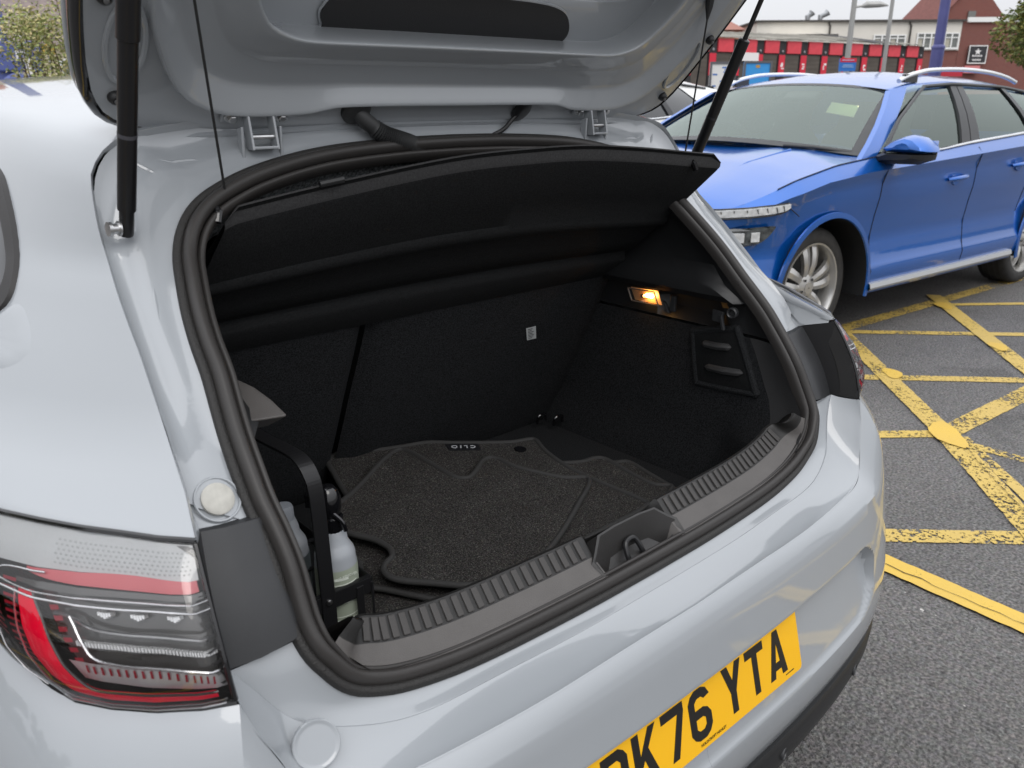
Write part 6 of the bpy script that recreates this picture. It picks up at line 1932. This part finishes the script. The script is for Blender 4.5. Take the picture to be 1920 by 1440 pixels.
wbox(MB(), 0.6, 5.6, -2.4, -2.21, 5.75, 5.97).build('block_edge', DKTRIM, wb, smooth=False)

bb = thing('brick_building', W(20, 0, 0), 'red brick building with a gable and dark square sign beside the tree', 'building')
wbox(MB(), 16.15, 26, .15, 12, 0, 6.95).build('wall', BRICK1, bb, smooth=False)
wbox(MB(), 16.5, 26, -.05, .12, 6.95, 7.30).build('white_coping', FRAME_W, bb, smooth=False)
gp = [W(15.4, 3, 7.2), W(21.3, 3, 7.2), W(18.35, 3, 10.4)]
gb = MB().add(gp + [q + wn * 8 for q in gp], [(0, 1, 2), (5, 4, 3), (0, 2, 5, 3), (1, 4, 5, 2)]).build('gable', BRICK1, bb, smooth=False)
MB().add([gp[0] + V((0, 0, .05)) - wn * .2, gp[2] + V((0, 0, .10)) - wn * .2, gp[2] + wn * 8.2 + V((0, 0, .10)), gp[0] + wn * 8.2 + V((0, 0, .05))], [(0, 1, 2, 3)]).build('roof_slope', mat('red_roof_tile', (.165, .058, .048), rough=.85, noise_scale=4, noise_amt=.2), gb, smooth=False)
wbox(MB(), 17.9, 18.5, 2.85, 2.99, 7.5, 8.0).build('gable_window', PANE, gb, smooth=False)
sgn_o = wbox(MB(), 16.95, 18.30, -.12, .12, 3.95, 5.20).build('wall_sign', mat('sign_black', (.03, .03, .034), rough=.5), bb, smooth=False)
sf = MB()
wbox(sf, 16.90, 18.35, -.15, -.121, 3.90, 3.97); wbox(sf, 16.90, 18.35, -.15, -.121, 5.18, 5.25); wbox(sf, 16.90, 16.96, -.15, -.121, 3.97, 5.18); wbox(sf, 18.29, 18.35, -.15, -.121, 3.97, 5.18)
sf.build('sign_frame', FRAME_W, sgn_o, smooth=False)
star = [(.30 * (1 if i % 2 == 0 else .48) * math.sin(i * math.pi / 5), .30 * (1 if i % 2 == 0 else .48) * math.cos(i * math.pi / 5)) for i in range(10)]
MB().prism([(a * .9, b * .85) for a, b in star], W(17.62, -.135, 4.78), wd, (0, 0, 1), wn * .01).build('sign_star', MARKW, sgn_o, smooth=False)
for zz, w_ in ((4.42, .40), (4.12, .34)):
    for q in range(7):
        uu = 17.62 - w_ + q * 2 * w_ / 7
        wbox(MB(), uu, uu + w_ * .2, -.135, -.122, zz, zz + (.10 if q % 2 else .13)).build('sign_letter', MARKW, sgn_o, smooth=False)
wbox(MB(), 16.7, 17.9, -.3, -.05, 3.2, 3.75).build('pink_board', mat('pink_board', (.60, .20, .20), rough=.6), bb, smooth=False)
wbox(MB(), 13.6, 15.2, -3.0, -2.9, 2.9, 3.55).build('red_hoarding', mat('hoarding', (.42, .02, .04), rough=.6), bb, smooth=False)
# distant roofs to the left of the cream building
fh = thing('far_brick_house', W(-4, 6, 0), 'far orange brick house end left of the cream building', 'house')
wbox(MB(), -9, -.6, 2, 10, 0, 6.6).build('wall', brick('brick_orange', (.42, .17, .10), (.36, .14, .09)), fh, smooth=False)
hp4 = [W(-9.3, 1.6, 6.6), W(-.4, 1.6, 6.6), W(-.4, 10.4, 6.6), W(-9.3, 10.4, 6.6), W(-9.3, 6, 8.2), W(-2.0, 6, 8.2)]
MB().add(hp4, [(0, 1, 5, 4), (2, 3, 4, 5), (1, 2, 5), (3, 0, 4)]).build('roof', mat('far_roof', (.30, .14, .11), rough=.9), fh, smooth=False)

# ------------------------------------------------------------------ poles, signs, posters
BLUE_POLE = mat('blue_pole', (.085, .09, .25), rough=.45, noise_scale=3, noise_amt=.1)
GREY_POLE = mat('galvanised', (.34, .34, .33), rough=.5, metal=.4)
pl_ = thing('blue_pole', (18.0, 7.79, 0), 'thick dark blue pole rising behind the blue car', 'pole')
MB().tube([(18.0, 7.79, 0), (18.0, 7.79, 2.35)], .125, 16).build('sleeve', BLUE_POLE, pl_)
MB().tube([(18.0, 7.79, 2.35), (18.0, 7.79, 6.5)], .10, 16).build('shaft', BLUE_POLE, pl_)
MB().lathe([(.128, 0), (.135, .03), (.128, .06), (.10, .09)], (18.0, 7.79, 2.33), n=16).build('collar', BLUE_POLE, pl_)
lp = thing('lamp_post', (21.75, 11.70, 0), 'grey street lamp with a single short arm in front of the red units', 'street lamp')
MB().tube([(21.75, 11.70, 0), (21.75, 11.70, 2.6), (21.75, 11.70, 5.4)], [.09, .075, .055], 12).build('column', GREY_POLE, lp)
MB().tube([(21.75, 11.70, 3.66), (21.95, 11.52, 3.70)], .03, 8).build('bracket', GREY_POLE, lp)
MB().tube([(21.9, 11.57, 3.68), (22.0, 11.48, 3.72), (22.25, 11.25, 3.73), (22.42, 11.09, 3.70)], [.03, .085, .08, .02], 10).build('lamp_head', GREY_POLE, lp)
mp_ = thing('thin_mast', (20.2, 9.95, 0), 'slim grey mast between the street lamp and the blue pole', 'pole')
MB().tube([(20.25, 9.96, 0), (20.25, 9.96, 3), (20.25, 9.96, 7)], [.055, .048, .03], 10).build('shaft', GREY_POLE, mp_)
MB().lathe([(.10, 0), (.10, .03), (.06, .05)], (20.25, 9.96, 0), n=10).build('foot', GREY_POLE, mp_)


def board(name, c, right, w, h, label, col, cat='sign'):
    c = V(c); rt = V(right).normalized(); nn = rt.cross(V((0, 0, 1)))
    r_ = thing(name, (c.x, c.y, 0), label, cat)
    mb = MB().obox(c, rt * w / 2, V((0, 0, h / 2)), nn * .03); mb.build('panel', col, r_, smooth=False)
    for s_ in (-1, 1):
        MB().tube([V((c.x, c.y, 0)) + rt * s_ * (w / 2 - .04), c + rt * s_ * (w / 2 - .04) + V((0, 0, -h / 2))], .035, 8).build('post', GREY_POLE, r_)
    return r_, c, rt, nn


RT = V((math.cos(YAW), -math.sin(YAW), 0))
FR_G = mat('poster_frame', (.10, .10, .11), rough=.4)
SILV = mat('poster_rim', (.45, .45, .46), rough=.4)


def bar_frame(c, rt, w, h, nn, m, par, t=.03, o=.036):
    fr = MB()
    for s_ in (-1, 1):
        fr.obox(c + rt * s_ * w / 2 + nn * o, rt * t / 2, V((0, 0, h / 2 + t / 2)), nn * .008)
        fr.obox(c + V((0, 0, s_ * h / 2)) + nn * o, rt * (w / 2 - t / 2), V((0, 0, t / 2)), nn * .0078)
    fr.build('frame', m, par, smooth=False)


p1_, c1_, rt1, n1_ = board('poster_board', (10.45, 7.24, 1.66), RT, .40, .46, 'framed blue poster with a round red emblem behind the blue car', mat('poster_blue', (.035, .27, .62), rough=.5))
nn = n1_ if n1_.dot(V((-.85, 0, 1.38)) - c1_) > 0 else -n1_
bar_frame(c1_, rt1, .39, .45, nn, FR_G, p1_)
MB().lathe([(.085, 0), (.085, .004)], c1_ + nn * .032 + V((0, 0, -.17)), nn, 28).build('emblem', mat('emblem_red', (.45, .03, .09), rough=.5), p1_)
MB().tube([c1_ + nn * .036 + V((0, 0, -.17)) + rt1 * .087 * math.cos(a) + V((0, 0, .087 * math.sin(a))) for a in [i * 2 * math.pi / 28 for i in range(28)]], .004, 6, closed=True).build('emblem_ring', MARKW, p1_)
for q in range(4): MB().obox(c1_ + nn * .037 + V((0, 0, -.175)) + rt1 * (-.05 + q * .03), rt1 * .009, V((0, 0, .010)), nn * .001).build('emblem_letter', MARKW, p1_, smooth=False)
MB().obox(c1_ + nn * .033 + V((0, 0, .165)), rt1 * .03, V((0, 0, .02)), nn * .001).build('top_badge', mat('badge_gold', (.45, .25, .06), rough=.5), p1_, smooth=False)
p2_, c2_, rt2, n2_ = board('poster_board', (10.02, 7.55, 1.68), RT, .37, .40, 'framed white poster with blue lettering left of the blue one', mat('poster_white', (.66, .66, .64), rough=.5))
nn = n2_ if n2_.dot(V((-.85, 0, 1.38)) - c2_) > 0 else -n2_
bar_frame(c2_, rt2, .36, .39, nn, FR_G, p2_)
PB = mat('poster_print', (.06, .16, .42), rough=.5)
rnd = random.Random(5)
for q in range(9):
    MB().obox(c2_ + nn * .032 + rt2 * rnd.uniform(-.12, .12) + V((0, 0, .13 - q * .032)), rt2 * rnd.uniform(.02, .05), V((0, 0, .011)), nn * .001).build('print', PB, p2_, smooth=False)
p3_, c3_, rt3, n3_ = board('info_sign', (19.62, 10.58, 2.15), RT, .40, .30, 'blue and red information sign in front of the red units', mat('sign_blue', (.03, .16, .50), rough=.5))
nn = n3_ if n3_.dot(V((-.85, 0, 1.38)) - c3_) > 0 else -n3_
MB().obox(c3_ + V((0, 0, .105)) + nn * .034, rt3 * .2, V((0, 0, .045)), nn * .004).build('red_header', RED_POST, p3_, smooth=False)
for q, w_ in enumerate((.15, .12, .14)):
    MB().obox(c3_ + V((0, 0, .105 if q == 0 else .03 - q * .04)) + nn * .040, rt3 * w_, V((0, 0, .008)), nn * .001).build('text_line', mat('line_pale', (.35, .5, .72), rough=.5), p3_, smooth=False)

# ------------------------------------------------------------------ left background: totem sign, hedge, houses
tot = thing('totem_sign', (5.0, 27.0, 0), 'tall blue totem sign at the left edge', 'sign')
TB = mat('totem_blue', (.085, .11, .30), rough=.45)
lt = V((math.cos(YAW - R(32)), -math.sin(YAW - R(32)), 0))
MB().obox(V((2.12, 14.9, 2.2)), lt * .11, V((0, 0, 2.2)), V((0, .05, 0))).build('shaft', TB, tot, smooth=False)
MB().obox(V((2.33, 14.8, 2.02)), lt * .30, V((0, 0, .22)), V((0, .05, 0))).build('arm_board', TB, tot, smooth=False, bevel=.03)
MB().tube(catmull([V((2.06, 14.75, 1.62)), V((2.22, 14.75, 1.72)), V((2.40, 14.75, 1.70)), V((2.52, 14.75, 1.55))], 4), .07, 10).build('lower_scroll', TB, tot)
MB().obox(V((2.34, 14.70, 2.03)), lt * .065, V((0, 0, .075)), V((0, .008, 0))).build('white_square', MARKW, tot, smooth=False)
for s_ in (1, -1): MB().obox(V((2.34, 14.685, 2.03)), lt * .045 + V((0, 0, .045 * s_)), V((0, 0, .006)) + lt * -.006 * s_, V((0, .004, 0))).build('cross_stroke', TB, tot, smooth=False)
MB().tube([V((2.345, 14.70, 2.27)) + lt * .035 * math.cos(a) + V((0, 0, .065 * math.sin(a))) for a in [i * 2 * math.pi / 20 for i in range(20)]], .013, 6, closed=True).build('zero_ring', MARKW, tot)
MB().obox(V((2.42, 14.72, 1.86)), V((.035, 0, .0)), V((0, 0, .13)), V((0, .006, 0))).build('pale_post', MARKW, tot, smooth=False)


def leaf_mesh(mb, c, n, rad, size, rng, squash=1.0):
    for _ in range(n):
        while True:
            p = V((rng.uniform(-1, 1), rng.uniform(-1, 1), rng.uniform(-1, 1)))
            if .25 < p.length < 1: break
        q = V(c) + V((p.x * rad, p.y * rad, p.z * rad * squash))
        a = V((rng.uniform(-1, 1), rng.uniform(-1, 1), rng.uniform(-.6, .6))).normalized()
        b = a.cross(V((rng.uniform(-1, 1), rng.uniform(-1, 1), rng.uniform(-1, 1)))).normalized()
        s_ = size * rng.uniform(.6, 1.3)
        k = len(mb.v)
        mb.v += [q - a * s_, q + b * s_ * .5, q + a * s_, q - b * s_ * .5]
        mb.f.append([k, k + 1, k + 2, k + 3])


def leaf_mat(name, c1, c2, c3):
    m = bpy.data.materials.new(name); m.use_nodes = True
    nt = m.node_tree; b = nt.nodes['Principled BSDF']
    g = nt.nodes.new('ShaderNodeNewGeometry')
    cr = nt.nodes.new('ShaderNodeValToRGB'); e = cr.color_ramp.elements
    e[0].color = (*c1, 1); e[1].color = (*c3, 1); e.new(.55).color = (*c2, 1)
    nt.links.new(g.outputs['Random Per Island'], cr.inputs[0]); nt.links.new(cr.outputs[0], b.inputs['Base Color'])
    b.inputs['Roughness'].default_value = .6
    b.inputs['Subsurface Weight'].default_value = 0
    return m


BARK = mat('bark', (.09, .065, .045), rough=.9, bump=.8, bump_scale=40, noise_scale=20, noise_amt=.3)


def tree(name, base, trunk_h, crown, label, lm, seed, cat='tree', leaf=.06, n=260, group=None):
    rng = random.Random(seed)
    r_ = thing(name, base, label, cat, group)
    b = V(base)
    tr = MB().tube([b, b + V((.03, .02, trunk_h * .5)), b + V((0, .05, trunk_h)), b + V((.05, 0, trunk_h * 1.4))], [.05, .04, .03, .012] if cat == 'shrub' else [.13, .10, .08, .03], 8)
    mb = MB()
    for cx_, cy_, cz_, rr in crown:
        c = b + V((cx_, cy_, cz_))
        tr.tube([b + V((0, .03, trunk_h * .8)), b.lerp(c, .6) + V((0, 0, trunk_h * .2)), c], [.014, .009, .004] if cat == 'shrub' else [.05, .03, .012], 6)
        leaf_mesh(mb, c, int(n * (rr / .5) ** 2), rr, leaf, rng, .85)
    tr.build('trunk', BARK, r_)
    mb.build('crown', lm, r_, smooth=False)
    return r_


LM_R = leaf_mat('leaf_autumn', (.05, .075, .015), (.13, .16, .03), (.27, .23, .05))
LM_L = leaf_mat('leaf_shrub', (.14, .19, .05), (.34, .36, .12), (.55, .45, .24))
LM_H = leaf_mat('leaf_hedge', (.10, .17, .02), (.17, .24, .03), (.22, .26, .06))
rng = random.Random(3)
crown = [(rng.uniform(-.7, 1.6), rng.uniform(-1.8, .6), rng.uniform(1.55, 4.4), rng.uniform(.40, .62)) for _ in range(38)]
tree('broadleaf_tree', (16.75, 5.25, 0), 1.9, crown, 'tree turning yellow at the right edge behind the blue car', LM_R, 11, leaf=.042, n=1250)
for k, (bx, by, sc) in enumerate(((1.72, 11.1, .86), (2.05, 10.8, 1.0), (2.5, 10.5, .9))):
    cr_ = [(rng.uniform(-.30, .30) * sc, rng.uniform(-.30, .30) * sc, rng.uniform(.7, 2.75) * sc, rng.uniform(.20, .34)) for _ in range(22)]
    tree('tall_shrub', (bx, by, 0), .8, cr_, ['loose tall shrub nearest the totem sign beyond the grey roof', 'tallest yellow green shrub beyond the grey roof', 'tall shrub half hidden by the tailgate edge'][k], LM_L, 20 + k, 'shrub', leaf=.024, n=620, group='shrubs beyond the grey roof')
hg = thing('clipped_hedge', (.4, 12.4, 0), 'bright green low hedge at the far left', 'hedge')
mb = MB(); rg = random.Random(8)
for i in range(3600):
    q = V((rg.uniform(-6, 2.05), 12.6 + rg.uniform(-.35, .35), rg.uniform(.3, 1.62)))
    a = V((rg.uniform(-1, 1), rg.uniform(-1, 1), rg.uniform(-1, 1))).normalized(); b_ = a.cross(V((rg.uniform(-1, 1), rg.uniform(-1, 1), 1))).normalized()
    k = len(mb.v); mb.v += [q - a * .06, q + b_ * .035, q + a * .06, q - b_ * .035]; mb.f.append([k, k + 1, k + 2, k + 3])
mb.build('foliage', LM_H, hg, smooth=False)
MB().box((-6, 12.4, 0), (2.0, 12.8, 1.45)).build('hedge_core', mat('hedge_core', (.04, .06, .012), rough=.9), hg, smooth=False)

TILE = mat('roof_tile_grey', (.17, .135, .125), rough=.85, noise_scale=3, noise_amt=.25)
TILE_R = mat('roof_tile_red', (.36, .12, .09), rough=.85, noise_scale=3, noise_amt=.25)
POT = mat('chimney_pot', (.50, .17, .07), rough=.8)
HCREAM = mat('house_cream', (.60, .53, .38), rough=.85, noise_scale=1, noise_amt=.06)


def house(x, y, w, d, h, rise, wallm, roofm, label, front=-1):
    r_ = thing('terraced_house', (x, y, 0), label, 'house', 'houses beyond the car park')
    MB().box((x - w / 2, y - d / 2, 0), (x + w / 2, y + d / 2, h)).build('wall', wallm, r_, smooth=False)
    e = .25
    p = [V((x - w / 2 - .05, y - d / 2 - e, h - .05)), V((x + w / 2 + .05, y - d / 2 - e, h - .05)), V((x + w / 2 + .05, y, h + rise)), V((x - w / 2 - .05, y, h + rise)), V((x + w / 2 + .05, y + d / 2 + e, h - .05)), V((x - w / 2 - .05, y + d / 2 + e, h - .05))]
    rf_ = MB().add(p, [(0, 1, 2, 3), (3, 2, 4, 5), (0, 3, 5), (1, 4, 2)]).build('roof', roofm, r_, smooth=False)
    MB().box((x - w * .36, y - .4, h + rise * .5), (x - w * .20, y + .4, h + rise + .9)).build('chimney', brick('chimney_brick', (.40, .15, .08), (.34, .12, .07)), rf_, smooth=False)
    for q in range(3): MB().lathe([(.11, 0), (.13, .1), (.10, .45)], (x - w * .33 + q * w * .045, y - .2 + .2 * q, h + rise + .9), n=8).build('chimney_pot', POT, rf_)
    for wx in (-.27, .25):
        for wz in (.9, h - 1.7):
            wn_ = MB().box((x + wx * w - .5, y - d / 2 - .04, wz), (x + wx * w + .5, y - d / 2 - .005, wz + 1.2)).build('window', PANE, r_, smooth=False)
            fr = MB()
            for a, b2 in ((-.55, -.48), (-.03, .03), (.48, .55)): fr.box((x + wx * w + a, y - d / 2 - .09, wz - .06), (x + wx * w + b2, y - d / 2 - .041, wz + 1.26))
            fr.box((x + wx * w - .48, y - d / 2 - .085, wz - .06), (x + wx * w + .48, y - d / 2 - .042, wz)); fr.box((x + wx * w - .48, y - d / 2 - .085, wz + 1.2), (x + wx * w + .48, y - d / 2 - .042, wz + 1.26))
            fr.build('frame', FRAME_W, wn_, smooth=False)
    MB().box((x - .5, y - d / 2 - .06, 0), (x + .4, y - d / 2 - .006, 2.05)).build('door', DKTRIM, r_, smooth=False)
    return r_


house(6.2, 33.5, 4.4, 6.5, 3.1, 1.6, HCREAM, TILE, 'cream house with grey brown tiled roof and orange chimney pots left of the shrubs')
house(10.9, 34.0, 4.0, 6.5, 3.6, 1.8, HCREAM, TILE_R, 'cream house with reddish roof just behind the shrubs')
house(1.2, 34.0, 4.6, 6.5, 3.2, 1.8, HCREAM, TILE_R, 'cream house with reddish roof left of the grey roofed one')
for k in range(5):
    house(-4.5 - k * 5.4, 33 - k * 1.2, 5.0, 6.5, 3.3 + .2 * (k % 2), 1.8, HCREAM if k % 2 else BRICK1, TILE_R if k % 2 == 0 else TILE,
          ['brick house with red roof fifth from the right in the terrace', 'cream house with grey roof fourth from the left in the terrace', 'brick house with red roof third from the left in the terrace', 'cream house second from the left end of the terrace', 'brick house at the far left end of the terrace'][k])
MB_ = thing('yellow_sign', (3.3, 16.2, 0), 'small yellow sign among the shrubs', 'sign')
MB().obox(V((2.95, 15.6, 2.18)), (.09, 0, 0), (0, .01, 0), (0, 0, .07)).build('panel', mat('sign_yellow', (.70, .42, .04), rough=.5), MB_, smooth=False)
MB().tube([(2.95, 15.62, 0), (2.95, 15.62, 2.12)], .02, 6).build('post', GREY_POLE, MB_)

# trees and a house on the far left side of the car park, mirrored in the grey paint
for k, (bx, by) in enumerate(((-17, 3.0), (-18.5, 7.2), (-17.5, 11.5))):
    cr_ = [(rng.uniform(-1.3, 1.3), rng.uniform(-1.7, 1.7), rng.uniform(1.3, 4.2), rng.uniform(.6, .9)) for _ in range(16)]
    tree('car_park_tree', (bx, by, 0), 1.6, cr_, ['broad tree at the left edge of the car park, nearest the camera', 'middle tree at the left edge of the car park', 'farthest tree at the left edge of the car park'][k], LM_R, 60 + k, leaf=.13, n=170, group='trees left of the car park')

# far tree bank that closes the horizon
mb = MB(); rg = random.Random(31)
for seg in ((-90, 62, -10, 78), (-10, 78, 46, 70), (66, 44, 92, 10), (92, 10, 95, -60), (-60, -60, -75, 60)):
    x0, y0, x1, y1 = seg; ln_ = math.hypot(x1 - x0, y1 - y0)
    for i in range(int(ln_ * 110)):
        t = rg.random(); w_ = rg.uniform(-2.5, 2.5)
        top = 4.2 + 1.8 * noise.noise(V((t * ln_ * .12, seg[0], 0))) + .8 * noise.noise(V((t * ln_ * .5, 3, 1)))
        q = V((x0 + (x1 - x0) * t + rg.uniform(-2, 2), y0 + (y1 - y0) * t + w_, top * rg.random() ** .6))
        a = V((rg.uniform(-1, 1), rg.uniform(-1, 1), rg.uniform(-1, 1))).normalized() * rg.uniform(.35, .65); b_ = a.cross(V((rg.uniform(-1, 1), rg.uniform(-1, 1), 1))).normalized() * .28
        k = len(mb.v); mb.v += [q - a, q + b_, q + a, q - b_]; mb.f.append([k, k + 1, k + 2, k + 3])
tag(mb.build('far_tree_bank', leaf_mat('far_leaves', (.05, .07, .025), (.09, .11, .04), (.14, .13, .06)), smooth=False), 'distant bank of trees along the horizon', 'trees', kind='stuff')
